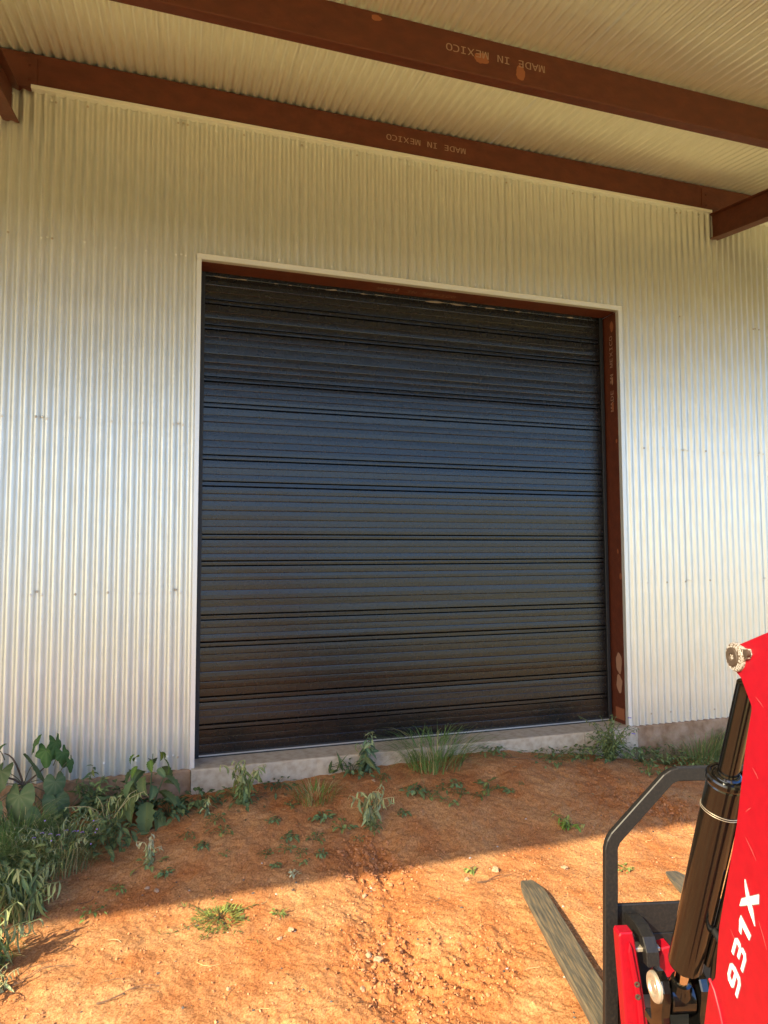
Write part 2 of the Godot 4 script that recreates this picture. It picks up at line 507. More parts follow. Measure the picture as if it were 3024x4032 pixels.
func make_wall() -> void:
	var wall := thing("corrugated_wall", "silver corrugated steel wall around the black door, warm above and bluish below", "wall", Vector3.ZERO, 0.0, "", "structure")
	var top := 4.695
	var d := 0.022
	for k in range(-9, 11):
		var x0 := k * SHEET
		var x1 := x0 + SHEET + 0.034
		var st := mb()
		var ph := 0.5 * PITCH
		var bits := []
		if x1 < OPEN_L or x0 > OPEN_R:
			bits = [[x0, x1, -0.012, top]]
		else:
			if x0 < OPEN_L: bits.append([x0, OPEN_L - 0.002, -0.012, top])
			if x1 > OPEN_R: bits.append([OPEN_R + 0.002, x1, -0.012, top])
			bits.append([max(x0, OPEN_L - 0.002), min(x1, OPEN_R + 0.002), OPEN_T + 0.002, top])
		for b: Array in bits:
			corrugated(st, b[0], b[1], b[2], b[3], d, ph, true, -0.0006, k * 7.3)
		var o := build("wall_panel", st, M["galvalume"], wall)
		o.position.z = -d
	# fixings: two at every lap, a stitch in it, one every third rib
	var sm := screw_mesh()
	for row: Array in [[4.645, 0.0], [3.66, 0.0], [2.416, 0.0], [1.228, 0.0], [0.085, 0.0]]:
		for k in range(-1, 8):
			for j: float in [-0.5, 0.03, 0.5, 3.5, 6.5, 9.5]:
				var x: float = k * SHEET + j * PITCH
				var y: float = row[0] + rng.randf_range(-0.008, 0.008) + (0.012 if j == 0.03 else 0.0)
				if x > 5.45 and row[0] > 3 and row[0] < 4: y -= 0.04
				if x < -0.4 or x > 6.5: continue
				if row[0] < OPEN_T + 0.06 and x > OPEN_L - 0.05 and x < OPEN_R + 0.05: continue
				var tilt := Basis(Vector3.RIGHT, PI / 2 + rng.randf_range(-0.12, 0.12)) * Basis(Vector3.UP, rng.randf() * 3.0)
				var zz := 0.0005 if j != 0.03 else -0.012
				put("screw", sm, M["worn_steel"] if rng.randf() < 0.3 else M["trim"], wall, Transform3D(tilt, Vector3(x, y, zz)))
	for k in 9:
		var x := OPEN_L + 0.16 + k * 6.0 * PITCH
		if x < OPEN_R: put("screw", sm, M["trim"], wall, Transform3D(Basis(Vector3.RIGHT, PI / 2), Vector3(snappedf(x - 0.5 * PITCH, PITCH) + 0.5 * PITCH, 3.715, 0.0005)))
	# the angle under the first purlin
	var st := mb()
	boxat(st, Vector3(-0.12, 4.690, -0.02), Vector3(5.66, 4.693, 0.03), 0.0008)
	boxat(st, Vector3(-0.12, 4.690, 0.030), Vector3(5.66, 4.716, 0.033), 0.0008)
	boxat(st, Vector3(5.78, 4.684, -0.02), Vector3(9.6, 4.687, 0.03), 0.0008)
	boxat(st, Vector3(5.78, 4.684, 0.030), Vector3(9.6, 4.710, 0.033), 0.0008)
	build("top_trim", st, M["trim"], wall)
	# J trim round the opening: a face, a returned lip and the reveal
	for s in 2:
		st = mb()
		var x := OPEN_L if s == 0 else OPEN_R
		var o := -1.0 if s == 0 else 1.0
		boxat(st, Vector3(x, -0.012, 0.006), Vector3(x + o * 0.030, OPEN_T, 0.009), 0.0008)
		boxat(st, Vector3(x, -0.012, -0.05), Vector3(x + o * 0.002, OPEN_T - 0.002, 0.006), 0.0006)
		boxat(st, Vector3(x + o * 0.030, -0.012, -0.012), Vector3(x + o * 0.033, OPEN_T + 0.0, 0.009), 0.0008)
		build("door_trim", st, M["trim"], wall)
	st = mb()
	boxat(st, Vector3(OPEN_L - 0.034, OPEN_T, 0.006), Vector3(OPEN_R + 0.036, OPEN_T + 0.034, 0.0105), 0.0008)
	boxat(st, Vector3(OPEN_L - 0.034, OPEN_T + 0.034, -0.012), Vector3(OPEN_R + 0.036, OPEN_T + 0.037, 0.016), 0.0008)
	boxat(st, Vector3(OPEN_L, OPEN_T - 0.002, -0.05), Vector3(OPEN_R, OPEN_T, 0.006), 0.0006)
	build("door_trim", st, M["trim"], wall)
	# what closes the shed off behind, out of view
	for b: Array in [[Vector3(-7.9, -0.4, -6.1), Vector3(9.6, 5.9, -6.0)], [Vector3(-7.95, -0.4, -6.0), Vector3(-7.85, 5.4, -0.06)], [Vector3(9.55, -0.4, -6.0), Vector3(9.65, 5.4, -0.06)]]:
		st = mb()
		boxat(st, b[0], b[1])
		var w := build("rear_wall", st, M["trim"], self)
		tag(w, "plain closing wall of the shed behind the corrugated front", "wall", "closing walls of the shed", "structure")

func make_roof() -> void:
	var roof := thing("canopy_roof", "underside of the corrugated steel canopy roof, ribs running out from the wall", "roof", Vector3(0, 4.952, 0), 0.0, "", "structure")
	var a := atan(SLOPE)
	for k in range(-10, 11):
		var x0 := -0.148 + k * SHEET
		var st := mb()
		corrugated(st, 0.0, SHEET + 0.03, -6.3, EAVE / cos(a), 0.024, 0.02, false, 0.0014, k * 3.1)
		build("roof_panel", st, M["galvalume_roof"], roof, Transform3D(Basis(Vector3.RIGHT, a), Vector3(x0, 0, 0)))

func letters(text: String, height: float, width: float, thick: float, mono := true) -> ArrayMesh:
	var f := SystemFont.new()
	f.font_names = PackedStringArray(["Droid Sans Mono" if mono else "Droid Sans"])
	var t := TextMesh.new()
	t.font = f
	t.font_size = 32
	t.text = text
	t.pixel_size = 0.01
	t.depth = 0.01
	t.curve_step = 1.0
	var arr := t.get_mesh_arrays()
	var v: PackedVector3Array = arr[Mesh.ARRAY_VERTEX]
	var lo := Vector3.INF
	var hi := -Vector3.INF
	for p in v:
		lo = lo.min(p)
		hi = hi.max(p)
	for i in v.size():
		v[i] = (v[i] - (lo + hi) / 2.0) * Vector3(width, height, thick) / (hi - lo)
	arr[Mesh.ARRAY_VERTEX] = v
	var m := ArrayMesh.new()
	m.add_surface_from_arrays(Mesh.PRIMITIVE_TRIANGLES, arr)
	return m

func blotch(st: SurfaceTool, at: Vector3, u: Vector3, v: Vector3, ru: float, rv: float, s: float, lift := 0.0008) -> void:
	var n := u.cross(v).normalized()
	var pts := PackedVector3Array()
	for k in 22:
		var ang := TAU * k / 22.0
		var r := 1.0 + 0.28 * n_mid.get_noise_2d(s * 3.0 + cos(ang) * 0.13, sin(ang) * 0.13 + s)  + 0.12 * n_fine.get_noise_2d(cos(ang) * 0.05 + s, sin(ang) * 0.05)
		pts.append(at + u * cos(ang) * ru * r + v * sin(ang) * rv * r + n * lift)
	for k in 22:
		tri(st, at + n * lift, pts[k], pts[(k + 1) % 22], n)
		quad(st, pts[k], pts[(k + 1) % 22], pts[(k + 1) % 22] - n * lift, pts[k] - n * lift, pts[k] - at)

func make_beams() -> void:
	var words := letters("MADE IN MEXICO", 0.046, 0.69, 0.0012)
	var said := ["rust red steel purlin right above the corrugated wall, stencilled MADE IN MEXICO", "rust red steel purlin in mid canopy with two rubbed spots on its stencilled lettering", "rust red purlin showing only at the top right corner", "rust red purlin over the photographer, last but one", "rust red edge purlin at the canopy's front edge"]
	for i in 5:
		var z: float = [0.024, 1.27, 2.50, 3.73, EAVE - 0.03][i]
		var top := 4.95 - SLOPE * z - 0.001
		var p := thing("purlin", said[i], "beam", Vector3(0, 0, z), 0.0, "red purlins under the canopy roof")
		var o := PackedVector2Array()
		# C section: web to the front, flanges to the back, small lips; drawn as (z, y)
		var h := 0.25
		for q: Vector2 in [Vector2(-0.006, 0), Vector2(-0.07, 0), Vector2(-0.074, -0.003), Vector2(-0.074, -0.02), Vector2(-0.070, -0.02), Vector2(-0.070, -0.005), Vector2(-0.005, -0.005), Vector2(-0.005, -h + 0.005), Vector2(-0.070, -h + 0.005), Vector2(-0.070, -h + 0.02), Vector2(-0.074, -h + 0.02), Vector2(-0.074, -h + 0.003), Vector2(-0.07, -h), Vector2(-0.006, -h), Vector2(-0.002, -h + 0.002), Vector2(0, -h + 0.006), Vector2(0, -0.006), Vector2(-0.002, -0.002)]:
			o.append(q)
		var st := mb()
		# local x of the outline is the world's z, depth runs along the world's x
		prism(st, o, Transform3D(Basis(Vector3(0, 0, 1), Vector3(0, 1, 0), Vector3(-1, 0, 0)), Vector3(0.85, top, 0)), 17.4, 0.0)
		build("channel", st, M["primer_red"], p)
		if i < 2:
			var y: float = 4.832 if i == 0 else 4.628
			put("lettering", words, M["stencil"], p, Transform3D(Basis(Vector3.BACK, PI), Vector3(2.785, y, 0.0006)))
		if i == 1:
			st = mb()
			blotch(st, Vector3(2.678, 4.602, 0), Vector3.RIGHT, Vector3.UP, 0.050, 0.036, 1.0)
			build("rubbed_spot", st, M["primer_rust"], p)
			st = mb()
			blotch(st, Vector3(2.953, 4.565, 0), Vector3.RIGHT, Vector3.UP, 0.032, 0.05, 2.0)
			build("rubbed_spot", st, M["primer_rust"], p)
			st = mb()
			blotch(st, Vector3(1.99, 4.70, 0), Vector3.RIGHT, Vector3.UP, 0.03, 0.02, 3.0)
			build("rubbed_spot", st, M["primer_rust"], p)
	# rafters: I sections under the purlins
	var a := atan(SLOPE)
	for i in 2:
		var x: float = [-0.245, 5.705][i]
		var r := thing("rafter", ["rusty steel rafter stub at the top left corner, under the wall purlin", "rusty steel rafter at the right edge running out under the purlins"][i], "beam", Vector3(x, 4.695, 0.0), 0.0, "steel rafters under the purlins")
		r.rotation.x = a
		var st := mb()
		boxat(st, Vector3(-0.05, -0.009, -0.5), Vector3(0.05, 0.0, EAVE + 0.02), 0.002)
		build("top_flange", st, M["primer_red"], r)
		st = mb()
		boxat(st, Vector3(-0.05, -0.24, -0.5), Vector3(0.05, -0.231, EAVE + 0.02), 0.002)
		build("bottom_flange", st, M["primer_red"], r)
		st = mb()
		boxat(st, Vector3(-0.0035, -0.232, -0.5), Vector3(0.0035, -0.008, EAVE + 0.02), 0.001)
		build("web", st, M["primer_red"], r)
		st = mb()
		# clip that holds the purlin, bolted
		boxat(st, Vector3(0.06 if i == 0 else -0.16, -0.0, 0.024), Vector3(0.16 if i == 0 else -0.06, 0.22, 0.031), 0.001)
		for by in [0.06, 0.16]:
			lathe(st, PackedVector2Array([Vector2(0.011, 0), Vector2(0.011, 0.007), Vector2(0, 0.008)]), Transform3D(Basis(Vector3.RIGHT, PI / 2), Vector3(0.11 if i == 0 else -0.11, by, 0.030)), 6)
		var c := build("purlin_clip", st, M["primer_red"], r)
		c.rotation.x = -a

# ------------------------------------------------------------------ door
func make_door() -> void:
	var zd := -0.205
	var door := thing("roll_up_door", "closed black ribbed roll-up door in the wall opening", "door", Vector3(0, 0, zd))
	# the creases of the curtain, from a seam down to the next
	var part := [[0.0, 1], [0.116, 1], [0.2025, 1], [0.301, 2], [0.363, 2], [0.46, 1], [0.542, 1], [0.6355, 2], [0.695, 2], [0.789, 1], [0.877, 1]]
	var lines: Array = []
	var seam := 0.619
	for k in range(-1, 7):
		for q: Array in part:
			var y: float = seam + (k + 1) * 0.5985 - q[0] * 0.5985
			if y > 0.06 and y < 3.66: lines.append([y, q[1]])
	lines.append([0.03, 0])
	lines.append([3.70, 0])
	lines.sort_custom(func(p, q): return p[0] < q[0])
	var x0 := 1.055
	var x1 := 4.557
	for i in lines.size() - 1:
		var a: Array = lines[i]
		var b: Array = lines[i + 1]
		var deep := [0.002, 0.0011, 0.010]
		var wide := [0.001, 0.0025, 0.0055]
		var raise := 0.006 if a[1] == 2 and b[1] == 2 else 0.0
		var h: float = b[0] - a[0]
		var bow: float = (0.0004 + rng.randf_range(-0.0004, 0.0007)) * (h / 0.05)
		var lean := rng.randf_range(-0.0007, 0.0007)
		var prof: Array = [[a[0], -deep[a[1]]], [a[0] + wide[a[1]], raise - lean], [a[0] + wide[a[1]] + 0.004, raise + bow * 0.4 - lean], [(a[0] + b[0]) / 2.0, raise + bow], [b[0] - wide[b[1]] - 0.004, raise + bow * 0.4 + lean], [b[0] - wide[b[1]], raise + lean], [b[0], -deep[b[1]]]]
		var st := mb()
		# raised ribs stop short of the guides and are closed there
		var xa := x0
		var xb := x1
		if raise > 0.0: xb = x1 - 0.018
		var cuts := 28
		for c in cuts:
			var u0 := lerpf(xa, xb, float(c) / cuts)
			var u1 := lerpf(xa, xb, float(c + 1) / cuts)
			for s in prof.size() - 1:
				# pressed sheet is a little wavy along its length, most in the middle of a flat
				var q: Array = []
				for e: Array in [[u0, s], [u1, s], [u1, s + 1], [u0, s + 1]]:
					var free := 1.0 if e[1] > 1 and e[1] < prof.size() - 2 else 0.35
					q.append(Vector3(e[0], prof[e[1]][0], prof[e[1]][1] + free * 0.0005 * n_low.get_noise_2d(e[0] * 1.6 + i * 3.7, prof[e[1]][0] * 9.0)))
				quad(st, q[0], q[1], q[2], q[3], Vector3(0, 0, 1))
		if raise > 0.0:
			quad(st, Vector3(xb, a[0], -0.01), Vector3(xb, b[0], -0.01), Vector3(xb, b[0], raise), Vector3(xb, a[0], raise), Vector3(1, 0, 0))
			quad(st, Vector3(xb, a[0], -0.010), Vector3(x1, a[0], -0.010), Vector3(x1, b[0], -0.010), Vector3(xb, b[0], -0.010), Vector3(0, 0, 1))
		build("slat", st, M["door_black"], door)
	var st := mb()
	boxat(st, Vector3(x0, 0.012, -0.012), Vector3(x1, 0.034, 0.004), 0.002)
	boxat(st, Vector3(x0, 0.0, -0.008), Vector3(x1, 0.012, -0.001), 0.001)
	build("bottom_bar", st, M["guide_black"], door)
	st = mb()
	boxat(st, Vector3(x0 + 0.003, 0.012, 0.004), Vector3(x1 - 0.003, 0.0215, 0.010), 0.001)
	build("bottom_strip", st, M["aluminium"], door)
	for s in 2:
		st = mb()
		var g0: float = [1.027, 4.553][s]
		var g1: float = [1.058, 4.583][s]
		boxat(st, Vector3(g0, 0.001, -0.03), Vector3(g1, 3.64, 0.012), 0.002)
		var e: float = [1.058, 4.583][s]
		if s == 1:
			boxat(st, Vector3(e, 0.001, -0.03), Vector3(4.602, 3.64, -0.012), 0.001)
		for k in 12:
			lathe(st, PackedVector2Array([Vector2(0.007, 0), Vector2(0.007, 0.004), Vector2(0, 0.006)]), Transform3D(Basis(Vector3.RIGHT, PI / 2), Vector3((g0 + g1) / 2.0, 0.2 + k * 0.29, 0.012)), 8)
		build("guide", st, M["guide_black"], door)
	st = mb()
	var path := PackedVector3Array()
	var rad := PackedFloat32Array()
	for k in 60:
		path.append(Vector3(lerpf(1.06, 4.55, k / 59.0), 3.615 + 0.006 * n_small.get_noise_2d(k * 0.05, 3.0), -0.012 + 0.006 * n_small.get_noise_2d(k * 0.05, 9.0)))
		rad.append(0.011 + 0.005 * n_small.get_noise_2d(k * 0.06, 1.0))
	tube(st, path, rad, 8)
	build("top_seal", st, M["dusty_felt"], door)

	var frame := thing("door_frame", "red primed steel channel frame lining the door opening", "door frame", Vector3.ZERO)
	st = mb()
	boxat(st, Vector3(OPEN_L + 0.003, OPEN_T - 0.003, -0.24), Vector3(OPEN_R - 0.003, OPEN_T + 0.20, -0.032), 0.002)
	boxat(st, Vector3(OPEN_L + 0.003, OPEN_T - 0.03, -0.30), Vector3(OPEN_R - 0.003, OPEN_T + 0.2, -0.242), 0.002)
	var head := build("header", st, M["primer_red"], frame)
	put("lettering", letters("MADE IN MEXICO", 0.046, 0.69, 0.0012), M["stencil_faint"], head, Transform3D(Basis(Vector3.RIGHT, PI / 2), Vector3(2.75, OPEN_T - 0.0034, -0.13)))
	for s in 2:
		st = mb()
		if s == 0: boxat(st, Vector3(OPEN_L - 0.2, 0.002, -0.24), Vector3(OPEN_L + 0.001, OPEN_T - 0.004, -0.032), 0.002)
		else: boxat(st, Vector3(OPEN_R - 0.001, 0.002, -0.24), Vector3(OPEN_R + 0.2, OPEN_T - 0.004, -0.032), 0.002)
		var j := build("jamb", st, M["primer_red"], frame)
		if s == 1:
			var xx := OPEN_R - 0.0012
			put("lettering", letters("MADE IN MEXICO", 0.04, 0.69, 0.0012), M["stencil"], j, Transform3D(Basis(Vector3(0, 1, 0), Vector3(0, 0, -1), Vector3(-1, 0, 0)), Vector3(xx, 3.10, -0.108)))
			var spots := [[0.52, -0.10, 0.05, 0.09, "primer_worn"], [0.34, -0.105, 0.05, 0.07, "primer_worn"], [3.53, -0.09, 0.03, 0.045, "primer_rust"], [2.80, -0.10, 0.015, 0.04, "primer_rust"], [2.48, -0.06, 0.014, 0.02, "primer_rust"], [1.5, -0.08, 0.012, 0.02, "primer_rust"], [3.03, -0.10, 0.014, 0.035, "primer_worn"], [1.28, -0.05, 0.02, 0.03, "primer_rust"]]
			for q: Array in spots:
				st = mb()
				blotch(st, Vector3(xx, q[0], q[1]), Vector3.UP, Vector3.FORWARD, q[3], q[2] * 0.8, q[0], 0.0009)
				build("bare_spot", st, M[q[4]], j)
			st = mb()
			boxat(st, Vector3(xx - 0.004, 0.035, -0.16), Vector3(xx, 0.135, -0.045), 0.003)
			build("foot_plate", st, M["primer_rust"], j)

func make_foundation() -> void:
	var f := thing("concrete_foundation", "low concrete foundation and door sill along the foot of the wall", "foundation", Vector3.ZERO, 0.0, "", "structure")
	var seg := [[-8.0, -1.6, 0.012, -0.006, true], [-1.597, 1.0, 0.014, -0.006, true], [1.003, 4.138, 0.046, 0.0, false], [4.143, 4.66, 0.046, 0.0, false], [4.663, 9.6, 0.014, -0.006, true]]
	for s: Array in seg:
		var st := mb()
		var x := s[0] as float
		# short lengths with a slightly wandering, worn arris
		var n: int = max(2, int((s[1] - s[0]) / 0.04))
		var rows: Array = []
		for i in n + 1:
			x = lerpf(s[0], s[1], float(i) / n)
			var w: float = 0.0035 * n_small.get_noise_2d(x, 2.0) + 0.004 * n_mid.get_noise_2d(x, 5.0)
			var r: float = 0.012 + 0.006 * n_small.get_noise_2d(x, 8.0)
			rows.append([Vector3(x, s[3], -0.6), Vector3(x, s[3] + 0.001 * n_mid.get_noise_2d(x, 1.0), s[2] - r), Vector3(x, s[3] - r * 0.3, s[2] - r * 0.3 + w * 0.5), Vector3(x, s[3] - r, s[2] + w), Vector3(x, -0.2, s[2] + w + 0.006), Vector3(x, -0.6, s[2] + 0.01)])
		for i in n:
			for k in 5:
				quad(st, rows[i][k], rows[i + 1][k], rows[i + 1][k + 1], rows[i][k + 1], Vector3(0, 1, 1))
		for e in [0, n]:
			for k in range(1, 5):
				tri(st, rows[e][0], rows[e][k], rows[e][k + 1], Vector3(-1 if e == 0 else 1, 0, 0))
		build("stem_wall" if s[4] else "door_sill", st, M["concrete_stained"] if s[4] else M["concrete"], f)

# ------------------------------------------------------------------ plants
func vary(c: Color, amount: float) -> Color:
	var f := 1.0 + rng.randf_range(-amount, amount)
	var g := 1.0 + rng.randf_range(-amount, amount) * 0.4
	return Color(c.r * f * g, c.g * f, c.b * f / g)

# a leaf along its own +z, facing +y; width profile by kind; added to st through t
func leaf(st: SurfaceTool, t: Transform3D, l: float, w: float, bend: float, fold: float, c: Color, rough_edge := 0.0, long := 6) -> void:
	var across := [-1.0, -0.5, 0.0, 0.5, 1.0]
	var grid: Array = []
	for i in long + 1:
		var s := float(i) / long
		var ww := w * 0.5 * pow(sin(PI * pow(clampf(s, 0.0, 1.0), 0.75)), 0.85) + 0.0006
		if rough_edge > 0.0: ww *= 1.0 + rough_edge * (0.5 - float(i % 2)) + rng.randf_range(-0.08, 0.08)
		var ang := bend * s
		var zc := l * (sin(ang) / bend if abs(bend) > 0.01 else s)
		var yc := -l * ((1.0 - cos(ang)) / bend if abs(bend) > 0.01 else 0.0)
		var up := Vector3(0, cos(ang), sin(ang))
		var row: Array = []
		for a: float in across:
			var p: Vector3 = Vector3(a * ww, yc, zc) + up * (abs(a) * ww * fold)
			row.append(t * p)
		grid.append(row)
	for i in long:
		for k in 4:
			var q: Array = [grid[i][k], grid[i][k + 1], grid[i + 1][k + 1], grid[i + 1][k]]
			var n: Vector3 = (q[2] - q[0]).cross(q[3] - q[1]).normalized()
			if n.dot(t.basis.y) < 0.0: n = -n
			var mid := Color(c.r * 1.35 + 0.01, c.g * 1.25 + 0.01, c.b * 1.3)
			for f: Array in [[0, 1, 2], [0, 2, 3]]:
				if (q[f[1]] - q[f[0]]).cross(q[f[2]] - q[f[0]]).dot(n) > 0.0: f = [f[0], f[2], f[1]]
				for e: int in f:
					var edge: float = abs(across[k + (1 if e == 1 or e == 2 else 0)])
					st.set_color(mid.lerp(c, min(1.0, edge * 2.0)))
					st.set_normal(n)
					st.add_vertex(q[e])

# a big heart-shaped leaf fanned out from its stalk, tip along +z; one mesh
func heart_leaf(seed_: int, lobed: float, c: Color) -> ArrayMesh:
	var r := RandomNumberGenerator.new()
	r.seed = seed_
	var st := mb()
	var n := 40
	var rings := 6
	var grid: Array = []
	var ph := r.randf() * TAU
	var droop := r.randf_range(0.25, 0.5)
	for i in rings + 1:
		var s := float(i) / rings
		var row: Array = []
		for k in n + 1:
			var th := -PI + TAU * k / n
			var a: float = abs(th)
			var rad := 1.0 - 0.34 * smoothstep(0.0, 1.3, a) - 0.06 * smoothstep(1.3, 2.6, a)
			rad *= 1.0 - 0.86 * smoothstep(2.55, PI, a)
			rad *= 1.0 + lobed * 0.5 * cos(th * 5.0) + 0.03 * sin(th * 17.0 + ph) * s
			var vein := 0.0
			for va: float in [0.0, 0.62, 1.25, 1.95]:
				vein = max(vein, exp(-pow((a - va) / (0.07 + 0.05 / (s + 0.2)), 2.0)))
			var y := -droop * s * s * (0.55 + 0.45 * cos(th)) * rad - 0.035 * vein * s + 0.05 * s * s * sin(th * 3.0 + ph) + 0.05 * s * sin(a * 0.9)
			row.append([Vector3(sin(th) * rad * s, y, cos(th) * rad * s), vein])
		grid.append(row)
	for i in rings:
		for k in n:
			var q: Array = [grid[i][k], grid[i][k + 1], grid[i + 1][k + 1], grid[i + 1][k]]
			for f: Array in [[0, 1, 2], [0, 2, 3]]:
				for m: int in f:
					st.set_smooth_group(0)
					var v: float = q[m][1]
					st.set_color(c.lerp(Color(c.r * 1.9 + 0.02, c.g * 1.5 + 0.02, c.b * 1.7 + 0.01), 0.5 * v) * (1.0 + 0.12 * n_small.get_noise_2d(q[m][0].x * 0.4 + seed_, q[m][0].z * 0.4)))
					st.add_vertex(q[m][0])
	st.index()
	st.generate_normals()
	return st.commit()

func aim(yaw: float, droop: float, roll := 0.0) -> Basis:
	return Basis(Vector3.UP, yaw) * Basis(Vector3.RIGHT, droop) * Basis(Vector3.BACK, roll)

func stalk(from: Vector3, to: Vector3, sag: float, n := 5) -> PackedVector3Array:
	var p := PackedVector3Array()
	for i in n + 1:
		var s := float(i) / n
		p.append(from.lerp(to, s) + Vector3.UP * sag * sin(PI * s))
	return p

# an upright or wilting weed with lance leaves up its stems
func weed(o: Node3D, height: float, stems: int, spread: float, per: int, l: float, w: float, wilt: float, c: Color, sc: Color, tip := Color(0, 0, 0, 0)) -> void:
	var lf := mb()
	var sm := mb()
	for s in stems:
		var yaw := TAU * s / stems + rng.randf_range(-0.7, 0.7)
		var reach := spread * rng.randf_range(0.3, 1.0) * (0.15 if s == 0 else 1.0)
		var h := height * (1.0 if s == 0 else rng.randf_range(0.55, 0.95))
		var path := PackedVector3Array()
		var rad := PackedFloat32Array()
		var nod := wilt * rng.randf_range(0.5, 1.2)
		for i in 9:
			var t := i / 8.0
			var out := reach * (t * 0.4 + 0.6 * t * t) + nod * height * 0.22 * smoothstep(0.7, 1.0, t)
			var up := h * (t - 0.0) - nod * h * 0.20 * smoothstep(0.78, 1.0, t)
			path.append(Vector3(sin(yaw) * out + 0.008 * sin(t * 9.0 + s), up, cos(yaw) * out + 0.008 * cos(t * 7.0 + s)))
			rad.append(lerpf(0.0042, 0.0014, t))
		tube(sm, path, rad, 6, vary(sc, 0.15))
		var many := int(per * 1.6)
		for k in many:
			var t := lerpf(0.14, 1.0, (k + 0.5) / many)
			var f := t * 8.0
			var i := mini(int(f), 7)
			var p := path[i].lerp(path[i + 1], f - i)
			var ly := k * 2.4 + yaw + rng.randf_range(-0.4, 0.4)
			var droop := lerpf(0.15, 1.0, wilt) + rng.randf_range(-0.6, 0.5) - (1.0 - wilt) * 0.5 * t
			var size := (1.0 - 0.55 * t * t) * rng.randf_range(0.75, 1.2)
			var cc := vary(c, 0.4)
			if tip.a > 0.0 and t > 0.75: cc = cc.lerp(tip, 0.6)
			leaf(lf, Transform3D(aim(ly, droop, rng.randf_range(-1.0, 1.0)), p), l * size * rng.randf_range(0.6, 1.15), w * size * rng.randf_range(0.55, 1.0), rng.randf_range(0.1, 1.5) * (0.6 + wilt), rng.randf_range(0.15, 0.9), cc, 0.16)
	build("foliage", lf, M["leaf"], o).set_meta("kind", "stuff")
	build("stem", sm, M["stem"], o)

# a tussock of thin arching blades
func tussock(o: Node3D, blades: int, r: float, h: float, arch: float, wide: float, c: Color, dry: Color, dry_share := 0.12, lean := Vector2.ZERO) -> void:
	var st := mb()
	for b in blades:
		var yaw := rng.randf() * TAU
		var at := Vector3(sin(yaw), 0, cos(yaw)) * r * sqrt(rng.randf()) * 0.5
		var out := Vector2(sin(yaw + rng.randf_range(-0.6, 0.6)), cos(yaw + rng.randf_range(-0.6, 0.6))) + lean
		var hh := h * rng.randf_range(0.45, 1.0)
		var reach := arch * rng.randf_range(0.3, 1.1)
		var cc := vary(dry if rng.randf() < dry_share else c, 0.25)
		var side := Vector3(out.y, 0, -out.x).normalized() * wide * rng.randf_range(0.6, 1.2)
		var prev := at
		var droop := rng.randf_range(0.3, 1.7)
		var sway := rng.randf_range(-0.35, 0.35)
		for i in 6:
			var t := (i + 1) / 6.0
			var p := at + Vector3(out.x + out.y * sway * t, 0, out.y - out.x * sway * t) * reach * (0.45 * t + 0.55 * t * t) + Vector3.UP * hh * (t * (1.15 + droop) - (0.15 + droop * 1.3) * t * t) + Vector3(0.004 * sin(t * 8.0 + b), 0, 0.004 * cos(t * 7.0 + b))
			var w0 := 1.0 - pow(i / 6.0, 1.6)
			var w1 := 1.0 - pow((i + 1) / 6.0, 1.6)
			st.set_color(cc)
			var n := side.cross(p - prev).normalized()
			if n.y < 0.0: n = -n
			quad(st, prev - side * w0, prev + side * w0, p + side * w1, p - side * w1, n)
			prev = p
	build("blades", st, M["leaf"], o).set_meta("kind", "stuff")

# low leafy mat or seedling: small oval leaves on short stems near the ground
func seedling(o: Node3D, r: float, h: float, count: int, l: float, c: Color) -> void:
	var st := mb()
	for k in count:
		var yaw := k * 2.4 + rng.randf_range(-0.4, 0.4)
		var q := sqrt(float(k + 1) / count) * rng.randf_range(0.6, 1.1)
		var p := Vector3(sin(yaw) * r * q, h * (1.0 - q * 0.6) * rng.randf_range(0.5, 1.1) + 0.004, cos(yaw) * r * q)
		if k % 2 == 0: tube(st, PackedVector3Array([Vector3(0, -0.006, 0), p * Vector3(0.5, 0.8, 0.5), p]), PackedFloat32Array([0.0016, 0.0012, 0.0008]), 4, vary(c, 0.2))
		leaf(st, Transform3D(aim(yaw + rng.randf_range(-0.8, 0.8), rng.randf_range(-0.5, 0.6), rng.randf_range(-0.5, 0.5)), p), l * rng.randf_range(0.6, 1.2), l * rng.randf_range(0.32, 0.55), 0.6, 0.3, vary(c, 0.25), 0.15, 4)
	build("foliage", st, M["leaf"], o).set_meta("kind", "stuff")

